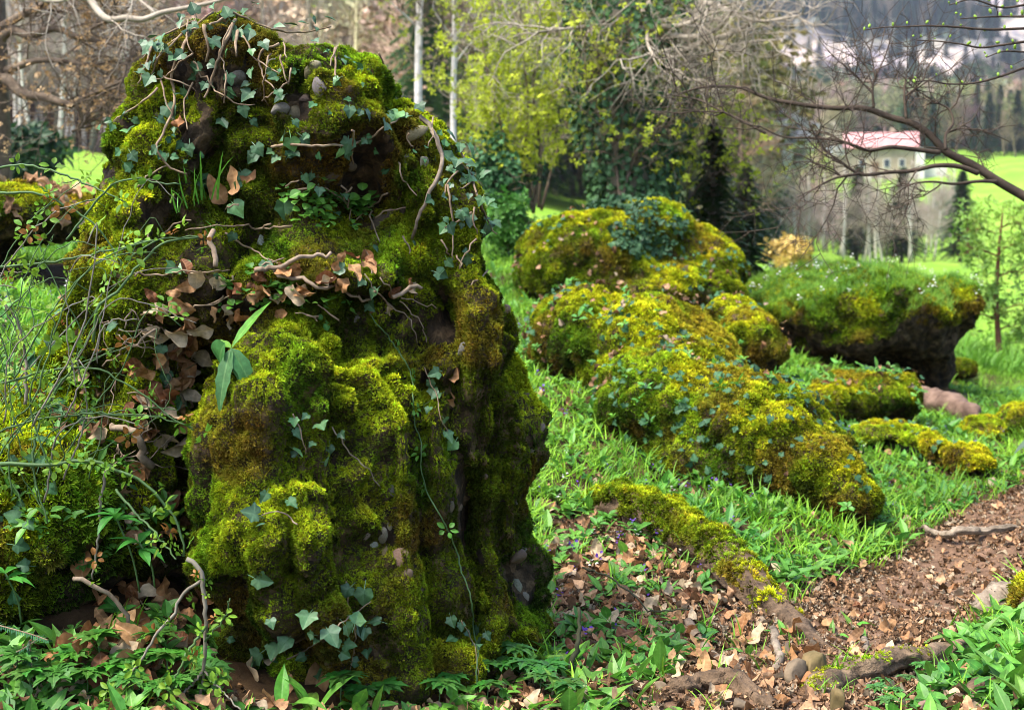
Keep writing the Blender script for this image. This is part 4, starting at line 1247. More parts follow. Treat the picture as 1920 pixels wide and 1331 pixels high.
on_rock(_capx, 'ivy_cap', 1700, IVYI, .95, green_tint((.008, .03, .010), (.025, .07, .018)), lambda p, n: (((proj(p)[0] - 1190) / 85) ** 2 + ((proj(p)[1] - 420) / 75) ** 2 + 1.3 * fbm(p * 3.5, 3, 2) < .75), .035, .7)
on_rock(ROCKS[7], 'grass', 1900, GRASS, .36, green_tint((.08, .22, .02), (.22, .40, .03)), lambda p, n: (n[:, 2] > .45) & (fbm(p * 2, 2, 3) > -.45), .0, .3, False)
on_rock(ROCKS[7], 'daisies', 40, VIOLET, 1.0, lambda p: np.tile([[.8, .8, .75]], (len(p), 1)), lambda p, n: n[:, 2] > .5, .06, .3, False)
on_rock(ROCKS[2], 'dead_leaves', 200, DEAD_I, .9, dead_tint, patch(-.1, 561), .03)
# small herbs and clover on the boulder ledge and lower lobe
def bzone(cx, cy, rx, ry, th=.3):
    def c(p, n):
        px, py = proj(p)
        return (np.exp(-(((px - cx) / rx) ** 2 + ((py - cy) / ry) ** 2)) + .35 * fbm(p * 12, 2, 77) > th) & (((CAM - p) * n).sum(1) > 0)
    return c
CLOVER = [herb(60 + s, 3, 0.020, 0.019, ell, 0.02, M_herb, 'clover_leaf') for s in range(2)]
on_rock(BOULDER, 'clover', 1500, CLOVER, 1.0, green_tint((.05, .19, .02), (.13, .30, .03)), bzone(620, 400, 90, 45), .02, .4, False)
on_rock(BOULDER, 'clover', 700, CLOVER, .9, green_tint((.05, .19, .02), (.14, .30, .03)), bzone(560, 560, 160, 60, .45), .02, .4, False)
on_rock(BOULDER, 'grass', 240, GRASS, .55, green_tint((.05, .2, .02), (.12, .30, .03)), bzone(390, 400, 60, 50, .5), .0, .4, False)
on_rock(BOULDER, 'ivy_leaflets', 260, IVYI, .45, green_tint((.015, .06, .02), (.05, .14, .035)), lambda p, n: (((CAM - p) * n).sum(1) > -.4) & (fbm(p * 3, 2, 88) > .0) & (p[:, 2] > 1.15), .022, .5)
on_rock(LROCK, 'small_herbs', 300, HERB, .5, green_tint((.05, .19, .03), (.12, .30, .03)), patch(-.2, 571, 3), .02, flat=False)
on_rock(LROCK, 'ivy', 160, IVYI, .8, ivy_t, patch(-.1, 573, 3), .025)

# ------------------------------------------------------------------ fine twigs over the boulder (old ivy runners)
for k in range(54):
    zone = k % 3
    if zone == 0: x0, y0, dx, dy = rng.uniform(280, 720), rng.uniform(40, 180), rng.normal() * 40, rng.uniform(20, 90)
    elif zone == 1: x0, y0, dx, dy = rng.uniform(250, 720), rng.uniform(340, 600), rng.normal() * 70, rng.normal() * 25
    else: x0, y0, dx, dy = rng.uniform(640, 930), rng.uniform(150, 480), rng.normal() * 25, rng.uniform(20, 80)
    stick('ivy_runner', [(x0, y0), (x0 + dx * .4 + rng.normal() * 8, y0 + dy * .5), (x0 + dx, y0 + dy)], 0.0024, .0014, ['thin bare ivy runner over the top of the boulder head', 'thin bare stalk tangled on the boulder ledge', 'thin bare ivy runner on the right flank of the head'][zone],
          'runner', M_stem, [BOULDER['bvh']], .026, ['bare runners on the head', 'bare stalks on the ledge', 'bare runners on the right flank'][zone], 5, wob=.002)

# ------------------------------------------------------------------ single plants
def copy_tree(root, loc, rz=0.0, s=1.0):
    r = root.copy(); COL.objects.link(r)
    r.location = [float(c) for c in loc]; r.rotation_euler = (0, 0, rz); r.scale = (s, s, s)
    for ch in root.children:
        c = ch.copy(); COL.objects.link(c); c.parent = r
        for g in ch.children:
            d = g.copy(); COL.objects.link(d); d.parent = c
    return r
def set_col(root, col):
    for c in root.children:
        if c.name.startswith(('leaf', 'flower')):
            c.color = (*[max(.003, q * rng.uniform(.8, 1.25)) for q in col], 1)
def leafmesh(nm, L, W, prof, curl, fold=.3, n=9, wave=.15, seed=0, tooth=0.0):
    return leaf_me(nm, strip_leaf(L, W, prof, n, fold, curl, wave, seed, 0, tooth), M_leaf_o)
RAM = [leafmesh('garlic_leaf_%d' % i, .12, .034, lance, c, .35, 10, .12, i) for i, c in enumerate((-.9, -1.5, -.5))]
def make_ramson(nleaf, seed):
    rr = np.random.default_rng(seed)
    r = thing('garlic_plant', (0, -50, 0), 'x', 'plant')
    for k in range(nleaf):
        o = mesh_obj('leaf', None, None, me=RAM[rr.integers(0, 3)], parent=r)
        o.rotation_euler = (Matrix.Rotation(k * 6.28 / nleaf + rr.normal() * .4, 4, 'Z') @ Matrix.Rotation(R(rr.uniform(38, 72)), 4, 'X')).to_euler()
        s = rr.uniform(.7, 1.15); o.scale = (s, s, s)
        o.location = (rr.normal() * .008, rr.normal() * .008, 0)
    return r
RAMP = [make_ramson(3, 1), make_ramson(4, 2), make_ramson(5, 3)]
RAMC = (.11, .27, .03)
def plant(protos, px, py, label, group, s=1.0, col=RAMC, bvhs=None, dz=0.0):
    h = cast(px, py, bvhs or [G_BVH])
    if h is None: return
    r = copy_tree(protos[rng.integers(0, len(protos))], h[0] + np.array([0, 0, dz - .005]), rng.uniform(0, 6.28), s * rng.uniform(.85, 1.15))
    tag(r, label, 'plant', group)
    set_col(r, col)
    return r
for q in [(125, 1245, 1.1), (150, 1250, .9)]:
    plant(RAMP, *q[:2], 'broad-leaved wild garlic in the lower left hollow', 'garlic in the left hollow', q[2])
for q in [(530, 1335, 1.0), (590, 1340, 1.0)]:
    plant(RAMP, *q[:2], 'wild garlic leaf fan at the bottom edge before the boulder', 'garlic before the boulder', q[2])
for q in [(1050, 1270, .9), (1090, 1310, 1.0), (1130, 1335, 1.1), (1180, 1330, 1.0), (1215, 1345, 1.0), (1010, 1260, .8), (1150, 1290, .8), (1070, 1345, 1)]:
    plant(RAMP, *q[:2], 'wild garlic clump right of the boulder foot', 'garlic right of the boulder foot', q[2])
for q in [(1830, 1215), (1870, 1200), (1900, 1190), (1925, 1215), (1880, 1240), (1910, 1260), (1850, 1265), (1930, 1290), (1890, 1300), (1915, 1330), (1940, 1340), (1870, 1330), (1840, 1240), (1935, 1245), (1905, 1228)]:
    plant(RAMP, *q, 'wild garlic in the leafy clump at the lower right corner', 'garlic in the lower right corner', 1.0)
for k in range(26):
    plant(RAMP, rng.uniform(1180, 1560), rng.uniform(890, 985), 'wild garlic growing below the golden mossy rock', 'garlic on the grassy bank', .8)
for q in [(1400, 1230), (1470, 1195), (1560, 1195), (1600, 1180), (1380, 1215), (1130, 1140), (1110, 1060)]:
    plant(RAMP, *q, 'young garlic plant in the leaf litter beside the root', 'garlic beside the root', .6)
def palmate(L, seed):
    rr = np.random.default_rng(seed); parts = []
    for a in (-80, -40, 0, 40, 80):
        p = strip_leaf(L * (1 - abs(a) * .002) * rr.uniform(.9, 1.1), L * .42, lambda t: lance(t ** .8) if t < 1 else 0, 9, .2, -.5, .1, seed, 0, .28)
        parts.append(xform(p, Matrix.Rotation(R(a + rr.normal() * 5), 4, 'Z')))
    return leaf_me('anemone_leaf_%d' % seed, merge(parts), M_leaf_o)
PALM = [palmate(.055, s) for s in (1, 2, 3)]
def make_anemone(seed):
    rr = np.random.default_rng(seed)
    r = thing('anemone_plant', (0, -52, 0), 'x', 'plant')
    H = rr.uniform(.06, .10)
    v, f = tubes([(spline([(0, 0, 0), (.004, .002, H * .5), (.006, 0, H)], 5), .0014)], 5)
    mesh_obj('stem', v, f, M_green, parent=r)
    for k in range(3):
        o = mesh_obj('leaf', None, None, me=PALM[rr.integers(0, 3)], parent=r)
        o.rotation_euler = (Matrix.Rotation(k * 2.09 + rr.normal() * .3, 4, 'Z') @ Matrix.Rotation(R(rr.uniform(-5, 25)), 4, 'X')).to_euler()
        o.location = (.006, 0, H)
    return r
ANEM = [make_anemone(s) for s in (1, 2, 3)]
for q in [(860, 1265), (900, 1300), (940, 1290), (980, 1300), (1010, 1320), (880, 1240), (930, 1250), (960, 1270), (850, 1310), (1030, 1290), (915, 1330), (820, 1335), (720, 1335), (680, 1340), (640, 1335), (1060, 1330)]:
    plant(ANEM, *q, 'lobed anemone foliage at the foot of the boulder', 'anemones at the boulder foot', 1.05, (.04, .15, .02), dz=.0)
for q in [(240, 1290), (280, 1275), (320, 1300), (210, 1310), (370, 1290), (250, 1325), (300, 1335), (160, 1320), (110, 1330), (340, 1330), (190, 1265), (400, 1320), (60, 1320), (30, 1300), (130, 1290), (300, 1255)]:
    plant(ANEM, *q, 'lobed anemone foliage along the lower left edge', 'anemones in the lower left', 1.0, (.05, .17, .02))
for q in [(1640, 1320), (1650, 1300), (1675, 1315), (1700, 1290), (1725, 1275), (1660, 1340)]:
    plant(ANEM, *q, 'small anemone plant beside the gnarled root', 'anemones by the gnarled root', .6, (.06, .18, .03))
# mercury plants with a whorl of leaves on a tall stem
MERC = [leafmesh('mercury_leaf_%d' % i, .065, .022, lance, c, .3, 8, .1, i, .04) for i, c in enumerate((-.5, -.9))]
for (bx, by), (tx, ty), lab in [((262, 1110), (215, 965), 'tall mercury plant in the left hollow, the further one'), ((290, 1100), (262, 1018), 'mercury plant in the left hollow, the nearer one'), ((40, 1170), (10, 1075), 'mercury plant at the left edge of view')]:
    b, t = at(bx, by, 2.86), at(tx, ty, 2.82)
    r = thing('mercury_plant', b, lab, 'plant')
    v, f = tubes([(spline([b, (b + t) / 2 + np.array([.008, 0, 0]), t], 8), .0022)], 5)
    child_world(mesh_obj('stem', v, f, M_green), r)
    for k in range(7):
        o = mesh_obj('leaf', None, None, me=MERC[k % 2])
        o.rotation_euler = (Matrix.Rotation(k * .9 + rng.normal() * .2, 4, 'Z') @ Matrix.Rotation(R(rng.uniform(-15, 45)), 4, 'X')).to_euler()
        o.location = t - np.array([0, 0, .012 * (k // 4)])
        o.color = (.055, .24, .03, 1)
        child_world(o, r)
# hawkbit rosette on the mossy lobe
h = on_boulder(442, 672)
hb = h[0] + np.array([0, -.045, .025])
r = thing('hawkbit_plant', hb, 'broad green leaf rosette growing from the top of the mossy lobe', 'plant')
def leaf_to(root, base, tip, W, prof, curl, name, col, nz, tooth=0.0, wave=.1):
    d = tip - base; L = np.linalg.norm(d)
    o = mesh_obj('leaf', None, None, me=leafmesh(name, L, W, prof, curl, .25, 11, wave, 3, tooth))
    o.rotation_euler = euler_from_axes(d, np.array(nz, float)); o.location = base; o.color = (*col, 1)
    return child_world(o, root)
leaf_to(r, hb + np.array([-.012, 0, .01]), at(396, 685, h[2] * .97), .062, ovate, -.7, 'hawk_a', (.055, .19, .045), (0, -.7, .7))
leaf_to(r, hb, at(503, 548, h[2]), .022, lance, -.3, 'hawk_b', (.10, .28, .03), (-.3, -.8, .3), .06)
leaf_to(r, hb, at(496, 750, h[2] * .945), .036, ovate, -.9, 'hawk_c', (.06, .19, .05), (.2, -.8, .6), .08)
leaf_to(r, hb, at(396, 770, h[2] * .94), .032, ovate, -.6, 'hawk_d', (.07, .19, .055), (-.2, -.9, .4), .10)
leaf_to(r, hb, at(458, 730, h[2] * .95), .022, lance, -.6, 'hawk_e', (.07, .2, .05), (0, -.9, .4), .05)
leaf_to(r, hb, at(415, 640, h[2] * .98), .014, lance, .2, 'hawk_f', (.12, .28, .03), (0, -.7, .5))
# fir seedling in the corner
M_needle = leaf_mat('fir_needle', 'OBJECT', .45, .1, .35)
def needles_on(p, L, w, every, rr, droop=.1):
    parts = []
    t = nrm(np.gradient(p, axis=0))
    for i in range(0, len(p), every):
        side = nrm(np.cross(t[i], [0, 0, 1.0]) + 1e-6)
        for s in (-1, 1):
            d = nrm(side * s + t[i] * .35 + np.array([0, 0, rr.normal() * .15 - droop]))
            a = p[i]; b = a + d * L * rr.uniform(.8, 1.1); u = nrm(np.cross(d, [0, 0, 1.0])) * w
            parts.append(([a - u * .6, a + u * .6, (a + b) / 2 + u, b, (a + b) / 2 - u], [(0, 1, 2, 3, 4)], [0] * 5))
    return merge(parts)
r = thing('fir_seedling', at(20, 1310, 2.7), 'little fir twig with flat needles in the lower left corner', 'seedling')
for q in [[(-10, 1170), (20, 1178), (62, 1190), (90, 1200)], [(-10, 1230), (30, 1222), (75, 1195)], [(55, 1200), (60, 1260), (62, 1320)], [(0, 1260), (40, 1238), (70, 1230)]]:
    p = spline([at(a, b, 2.72) for a, b in q], 26)
    v, f = tubes([(p, .0016)], 5)
    child_world(mesh_obj('twig', v, f, M_stem), r)
    o = mesh_obj('needles', *needles_on(p, .022, .0013, 1, rng)[:2], M_needle); o.color = (.03, .11, .05, 1); o['kind'] = 'stuff'
    child_world(o, r)

# ------------------------------------------------------------------ wild rose canes at the left
def rose(label, canes, nleaf=26, r0=.0028, mat=None, leafy=True, base=None):
    root = thing('rose_bush', canes[0][0][0], label, 'rose bush', 'wild rose canes at the left')
    P, Rr, S, T = [], [], [], []
    for p, rad, mt in canes:
        p = spline(p, 24) + rng.normal(size=(24, 3)) * .0015
        v, f = tubes([(p, np.linspace(rad, rad * .55, 24))], 6)
        child_world(mesh_obj('cane', v, f, mt), root)
        L = np.linalg.norm(np.diff(p, axis=0), axis=1).sum()
        for k in range(int(nleaf * L)):
            q = p[rng.integers(3, 24)]
            d = nrm(rng.normal(size=3) + np.array([0, -.3, .5]))
            P.append(q + d * rng.uniform(.004, .02)); T.append(d)
    P, T = np.array(P), np.array(T)
    col = green_tint((.10, .24, .02), (.24, .38, .03))(P)
    k = rng.random(len(P)) < .12
    col[k] = np.array([.30, .13, .03])
    o = scatter('leaflets', P, euler_from_normal(T, rng.uniform(0, 6.28, len(P))), rng.uniform(.5, 1.25, len(P)), col, ROSE, parent=root)
    return root
def c2(pix, d0, d1, r=.0026, mat=None):
    ds = np.linspace(d0, d1, len(pix))
    return (np.array([at(x, y, d) for (x, y), d in zip(pix, ds)]), r, mat or M_green)
rose('arching green rose canes in front of the boulder base at left', [
    c2([(0, 868), (60, 872), (183, 867), (217, 880), (258, 897), (298, 931), (325, 968), (339, 1002), (346, 1043)], 2.75, 2.72, .0042),
    c2([(217, 917), (244, 951), (285, 992), (332, 1049)], 2.8, 2.72, .003),
    c2([(349, 1046), (373, 1063), (383, 1110), (386, 1168), (380, 1270), (370, 1335)], 2.72, 2.7, .005, M_cane_old),
    c2([(376, 1090), (339, 1117), (325, 1151), (291, 1192), (264, 1239), (224, 1283), (203, 1320)], 2.72, 2.68, .0034, M_cane_old),
    c2([(200, 880), (190, 930), (186, 998), (173, 1087)], 2.85, 2.85, .0034, M_cane_old),
    c2([(384, 1175), (360, 1210), (335, 1260), (300, 1331)], 2.7, 2.66, .003, M_green),
    c2([(380, 1260), (340, 1300), (290, 1331)], 2.7, 2.66, .003, M_cane_old),
    c2([(384, 1260), (410, 1290), (450, 1331)], 2.7, 2.66, .0026, M_cane_old),
    c2([(385, 1200), (420, 1160), (432, 1120)], 2.7, 2.7, .002, M_green)], 34)
main = [c2([(0, 720), (68, 700), (142, 690), (189, 693), (237, 720), (287, 754), (324, 785), (362, 805)], 2.8, 2.8, .0026),
        c2([(125, 450), (162, 402), (189, 365), (223, 341), (338, 348)], 2.95, 2.9, .0026), c2([(0, 363), (68, 363), (135, 392), (189, 433), (230, 500)], 2.9, 2.9, .0028),
        c2([(0, 314), (34, 308), (85, 318), (135, 335), (189, 358), (237, 379)], 3.0, 2.95, .0028), c2([(0, 500), (100, 490), (200, 470), (330, 445), (390, 443)], 2.85, 2.85, .0026),
        c2([(0, 810), (60, 790), (200, 775), (330, 790), (362, 800)], 2.8, 2.8, .0022), c2([(50, 760), (45, 660), (30, 600), (0, 560)], 2.85, 2.85, .004, M_cane_old),
        c2([(175, 640), (190, 570), (205, 560), (260, 500), (300, 460), (380, 442)], 2.82, 2.85, .0034), c2([(60, 880), (70, 800), (140, 680), (200, 570)], 2.8, 2.85, .003)]
for b in range(3):
    canes = list(main) if b == 0 else []
    for k in range(15):
        x0, y0 = rng.uniform(-80, 190), rng.uniform(620, 1000)
        a = rng.uniform(-.6, 1.0)
        L = rng.uniform(180, 460)
        x1, y1 = x0 + L * math.sin(a), max(y0 - L * math.cos(a), 330 + rng.uniform(0, 60))
        mx, my = (x0 + x1) / 2 + rng.normal() * 30 - 25, (y0 + y1) / 2 - abs(rng.normal()) * 40
        x1 = min(x1, 290)
        dd = rng.uniform(2.68, 3.02)
        canes.append(c2([(x0, y0), (mx, my), (x1, y1), (x1 + rng.normal() * 40 + 30, y1 + rng.uniform(-20, 40))], dd, dd + rng.normal() * .05, rng.uniform(.0011, .0022), M_green if rng.random() < .75 else M_cane_old))
    rose(['rose bush with long canes reaching the top left meadow', 'rose bush tangle over the low left rock', 'rose bush with thin leafy canes beside the ledge'][b], canes, 10)

# ------------------------------------------------------------------ trees
M_wood = simple_mat('grey_brown_branch', (.06, .042, .028), (.20, .15, .105), 14, .85, .004)
M_pale = simple_mat('pale_branch', (.20, .165, .12), (.42, .36, .28), 10, .8, .003)
M_birch = simple_mat('pale_bark', (.42, .38, .32), (.72, .67, .60), 7, .75, .004, dim=(1, 1, 2.5))
M_dark = simple_mat('dark_branch', (.028, .020, .014), (.085, .06, .042), 16, .85, .004)
M_far = leaf_mat('far_tree', 'INSTANCER', .9, 0, .05)
def grow(p, d, L, r, level, rr, out, up=.05, wob=.22, nseg=6, kids=4, spread=.9, shrink=.62, tip=.35, rshrink=.55):
    p = np.array(p, float); d = nrm(d)
    pts = [p.copy()]
    for i in range(nseg):
        d = nrm(d + rr.normal(size=3) * wob + np.array([0, 0, up]))
        p = p + d * L / nseg
        pts.append(p.copy())
    pts = np.array(pts)
    out.append((pts, np.linspace(r, r * tip, nseg + 1), level))
    if level <= 0: return
    for k in range(kids):
        t = rr.uniform(.25, 1.0)
        i = min(nseg - 1, int(t * nseg))
        dd = nrm(pts[i + 1] - pts[i])
        side = nrm(np.cross(dd, rr.normal(size=3)))
        grow(pts[i], dd * (1 - spread * .5) + side * spread, L * shrink * rr.uniform(.7, 1.2), r * rshrink * (1 - .5 * t) + .0006, level - 1, rr, out, up, wob, max(4, nseg - 1), kids, spread, shrink, tip, rshrink)
def tree_from(name, limbs, label, cat, mat, group=None, seed=0, twigs=(3, .35, .006, 2), leaf=None, base=None, tmat=None, sides=7, up=.03, wob=.2):
    """limbs: list of (points, radii); twigs (per limb, length, radius, levels) grow from them"""
    rr = np.random.default_rng(seed)
    base = base if base is not None else limbs[0][0][0]
    root = thing(name, base, label, cat, group)
    tw = []
    for k, (pts, rad) in enumerate(limbs):
        n = max(12, 6 * len(pts))
        p = spline(pts, n)
        r = np.interp(np.linspace(0, 1, n), np.linspace(0, 1, len(rad)), rad)
        v, f = tubes([(p, r)], sides)
        child_world(mesh_obj('trunk' if k == 0 else 'limb', v, f, mat), root)
        for _ in range(twigs[0]):
            i = rr.integers(int(n * .2), n)
            t = nrm(p[min(i + 1, n - 1)] - p[i - 1])
            d = nrm(t * .7 + nrm(np.cross(t, rr.normal(size=3))) * .8)
            grow(p[i], d, twigs[1] * rr.uniform(.5, 1.3), min(twigs[2], r[i] * .8), twigs[3], rr, tw, up, wob)
    if tw:
        v, f = tubes([(a, b) for a, b, l in tw], 4, cap=False)
        o = mesh_obj('twigs', v, f, tmat or mat); o['kind'] = 'stuff'
        child_world(o, root)
    if leaf:
        protos, per, size, tf, rad = leaf
        allp = np.concatenate([a[len(a) // 3:] for a, b, l in tw if l <= 1] + [np.zeros((0, 3))])
        k = rr.integers(0, len(allp), per)
        P = allp[k] + rr.normal(size=(per, 3)) * rad
        T = nrm(rr.normal(size=(per, 3)) + np.array([0, -.2, .4]))
        scatter('crown', P, euler_from_normal(T, rr.uniform(0, 6.28, per)), size * rr.uniform(.5, 1.3, per), tf(P), protos, parent=root)
    return root
def L(pix, d0, d1, r0, r1, via=None):
    ds = np.linspace(d0, d1, len(pix))
    return ([at(x, y, d) for (x, y), d in zip(pix, ds)], [r0, r1])

# bare tree off the right side, its boughs reaching over the picture
t0 = gp(2200, 900)
limbs = [([t0 - np.array([0, 0, .2]), t0 + np.array([.02, .1, .8]), at(2140, 480, 5.6), at(2110, 200, 5.6), at(2080, -150, 5.6), at(2060, -500, 5.6)], [.11, .10, .085, .075, .06, .03]),
    L([(2125, 470), (2000, 415), (1920, 368), (1868, 338), (1821, 308), (1773, 284), (1743, 253), (1713, 233), (1669, 220), (1618, 203), (1571, 203), (1500, 196), (1432, 182), (1392, 166), (1348, 162), (1307, 166), (1270, 178)], 5.6, 5.9, .024, .004),
    L([(1763, 286), (1719, 281), (1669, 276), (1628, 282), (1584, 267), (1523, 259), (1469, 257), (1420, 235)], 5.6, 5.6, .010, .003),
    L([(1834, 325), (1801, 313), (1753, 311), (1713, 320), (1669, 323), (1611, 326), (1577, 304), (1550, 284), (1530, 257), (1517, 230)], 5.6, 5.5, .011, .003),
    L([(1868, 341), (1838, 340), (1787, 345), (1746, 341), (1703, 348), (1675, 368)], 5.6, 5.5, .008, .002),
    L([(1773, 281), (1773, 254), (1787, 230), (1780, 206), (1746, 189)], 5.6, 5.7, .007, .003), L([(1699, 223), (1696, 169), (1700, 140)], 5.65, 5.7, .007, .003), L([(1638, 203), (1637, 162), (1645, 130)], 5.7, 5.7, .006, .003),
    L([(1611, 326), (1564, 335), (1530, 352), (1496, 370)], 5.5, 5.4, .006, .002), L([(1435, 250), (1398, 230), (1348, 206), (1314, 189), (1260, 178)], 5.6, 5.8, .006, .003)]
tree_from('bare_tree', limbs, 'bare dark boughs reaching in from a tree at the right', 'tree', M_dark, seed=4, twigs=(7, .30, .0035, 2), base=t0)
# budding tree above it
t1 = gp(2300, 760)
bl = [([t1 - np.array([0, 0, .2]), at(2200, 300, 4.6), at(2170, 60, 4.5), at(2150, -300, 4.5)], [.07, .06, .05, .03])]
for q in [[(2170, 70), (2040, 50), (1920, 54), (1855, 56), (1787, 51), (1736, 49), (1689, 51), (1655, 52), (1621, 57)], [(2170, 90), (2040, 72), (1920, 79), (1872, 86), (1838, 90), (1800, 83), (1760, 78), (1719, 76)],
          [(2180, 120), (2040, 100), (1920, 128), (1872, 145), (1821, 157), (1770, 157), (1746, 152), (1713, 154)], [(2160, 30), (2020, 25), (1920, 32), (1860, 32), (1800, 36)], [(2175, 110), (2010, 95), (1920, 98), (1880, 97), (1850, 108)],
          [(2160, 0), (2000, -5), (1920, 10), (1880, 15), (1820, 0), (1780, 10)]]:
    bl.append(L(q, 4.5, 4.3, .007, .0016))
bt = tree_from('budding_tree', bl, 'slender twigs with green opening buds in the top right corner', 'tree', M_dark, seed=8, twigs=(3, .10, .0016, 0), base=t1)
v, f = ico(2); v = v * np.array([.55, .55, 1.0]) * .0075
M_bud = simple_mat('green_bud', (.10, .18, .02), (.22, .34, .04), 80, .5)
bme = quick_mesh('bud', v, f, M_bud)
for pts, rad in bl[1:]:
    p = spline(pts, 60)
    for k in list(range(26, 60, 4)) + [59]:
        if proj(p[k])[0] > 1935: continue
        o = mesh_obj('bud', None, None, me=bme)
        o.location = p[k] + np.array([0, 0, .008]) + rng.normal(size=3) * .006
        o.rotation_euler = (rng.normal() * .6, rng.normal() * .6, 0); o.scale = (rng.uniform(.6, 1.2),) * 3
        child_world(o, bt)
# beech with brown leaves at the left edge
b0 = gp(-40, 640)
b0 = np.array([at(-30, 600, 8.5)[0], 8.5, ground_z([at(-30, 600, 8.5)[0]], [8.5])[0]])
limbs = [([b0 - np.array([0, 0, .2]), at(-12, 400, 8.5), at(-10, 250, 8.5), at(-14, 120, 8.5), at(-20, -100, 8.5), at(-10, -500, 8.6)], [.115, .095, .085, .08, .07, .04]),
    L([(-10, 150), (10, 149), (41, 176), (85, 183), (135, 196), (169, 179), (203, 162), (250, 145)], 8.5, 8.2, .038, .008), L([(-15, 90), (24, 57), (54, 68), (101, 54), (149, 71), (203, 81), (250, 98)], 8.5, 8.2, .034, .007),
    L([(-10, 140), (34, 125), (61, 115), (118, 115), (169, 122), (220, 112)], 8.5, 8.3, .026, .006), L([(149, 71), (180, 50), (215, 35), (250, 5)], 8.3, 8.0, .014, .006), L([(267, 91), (240, 115), (233, 142), (223, 169), (226, 199)], 8.2, 8.1, .016, .004),
    L([(-12, 60), (40, 30), (90, 5), (150, -30)], 8.5, 8.2, .03, .01), L([(135, 248), (158, 232), (162, 200)], 8.3, 8.3, .009, .006)]
br_t = green_tint((.32, .19, .08), (.52, .35, .18))
tree_from('beech_tree', limbs, 'old beech at the left edge with brown withered leaves', 'tree', M_wood, seed=3, twigs=(11, .5, .006, 2), leaf=(BUDS, 1100, .6, br_t, .06), base=b0)
limbs = [([b0 + np.array([-.9, -1.2, -.2]), at(-160, 200, 7.0), at(-140, -100, 7.0), at(-100, -400, 7)], [.08, .07, .06, .04]), L([(-140, -90), (60, -60), (169, 0), (186, 24), (203, 37), (237, 34), (267, 37), (304, 24), (355, 14), (416, 0), (480, -30)], 7, 6.6, .03, .006), L([(200, -40), (260, 0), (291, 25)], 6.9, 6.8, .01, .006),
    L([(100, -40), (70, -5), (110, 3), (160, -20)], 7, 6.9, .012, .006)]
tree_from('bare_tree', limbs, 'pale curved bough across the top left', 'tree', M_pale, seed=13, twigs=(4, .3, .004, 1))
# evergreen bush on the left meadow edge
def bush(name, px, py, Y, w, h, label, col, n=900, size=1.2, protos=None, group=None, seed=0):
    rr = np.random.default_rng(700 + seed)
    c = at(px, py, Y); s = Y / FPX
    base = np.array([c[0], Y, c[2] - h * s])
    root = thing(name, base, label, 'bush', group)
    out = []
    for k in range(6):
        grow(base, np.array([rr.normal() * .5, rr.normal() * .4, 1.2]), h * s * 1.2, .012 * Y / 8, 2, rr, out, .05, .2, 5, 3)
    v, f = tubes([(a, b) for a, b, l in out], 4, cap=False)
    o = mesh_obj('stems', v, f, M_wood); o['kind'] = 'stuff'; child_world(o, root)
    u = nrm(rr.normal(size=(n, 3))) * rr.random((n, 1)) ** .35
    u *= np.clip(.85 + 1.1 * fbm(u * 2.2 + seed, 3, seed), .25, 1.7)[:, None]
    P = c + u * np.array([w * s, w * s * .8, h * s])
    T = nrm(u + rr.normal(size=(n, 3)) * .5)
    scatter('crown', P, euler_from_normal(T, rr.uniform(0, 6.28, n)), size * rr.uniform(.6, 1.3, n), green_tint(*col)(P), protos or HERB[:3], parent=root)
    return root
bush('holly_bush', 45, 300, 13, 65, 40, 'dark evergreen bush at the edge of the left meadow', ((.008, .03, .012), (.03, .08, .025)), 1100, 2.0, seed=1)
bush('flowering_bush', 1480, 480, 34, 30, 26, 'small golden yellow bush behind the flat-topped rock', ((.45, .30, .06), (.60, .42, .12)), 700, 3.2, seed=2)
bush('blossom_tree', 1465, 268, 70, 44, 52, 'whitish lavender blossoming tree left of the farmhouse', ((.48, .45, .50), (.65, .62, .66)), 2200, 4.5, seed=3)
bush('ivy_thicket', 935, 330, 10.5, 62, 70, 'dark glossy ivy thicket behind the boulder shoulder', ((.010, .045, .014), (.035, .11, .03)), 2000, .95, IVYI, seed=4)
bush('ivy_thicket', 950, 420, 9.6, 50, 50, 'bright green low thicket between boulder and mossy hump', ((.03, .14, .02), (.09, .24, .03)), 1300, .7, seed=6)

# pale birch trunks behind the boulder
for (q, r, lab, sd) in [([(786, 420), (785, 110), (787, 0), (790, -220)], .040, 'pale straight birch trunk rising behind the boulder head', 21), ([(854, 420), (850, 200), (853, 60), (848, -200)], .030, 'thinner pale birch trunk left of the yellow-green shrubs', 22)]:
    b = at(q[0][0], q[0][1], 14)
    limbs = [([at(x, y, 14) for x, y in q], [r * 1.15, r, r * .9, r * .6])]
    if sd == 21: limbs += [L([(786, 55), (755, 25), (720, -5)], 14, 13.8, .012, .006), L([(788, 90), (790, 40), (793, -10)], 13.95, 13.9, .014, .01)]
    else: limbs += [L([(852, 75), (830, 45), (812, 10), (820, -10)], 14, 13.9, .012, .005), L([(853, 80), (870, 45), (892, 5)], 14, 13.9, .016, .008), L([(853, 120), (880, 85), (905, 60)], 14, 13.9, .01, .005), L([(890, 95), (900, 75), (925, 60)], 13.9, 13.9, .008, .004)]
    tree_from('birch_tree', limbs, lab, 'tree', M_birch, seed=sd, twigs=(6, .7, .006, 2), tmat=M_wood, leaf=(BUDS, 260, .8, green_tint((.20, .26, .02), (.36, .40, .04)), .05))
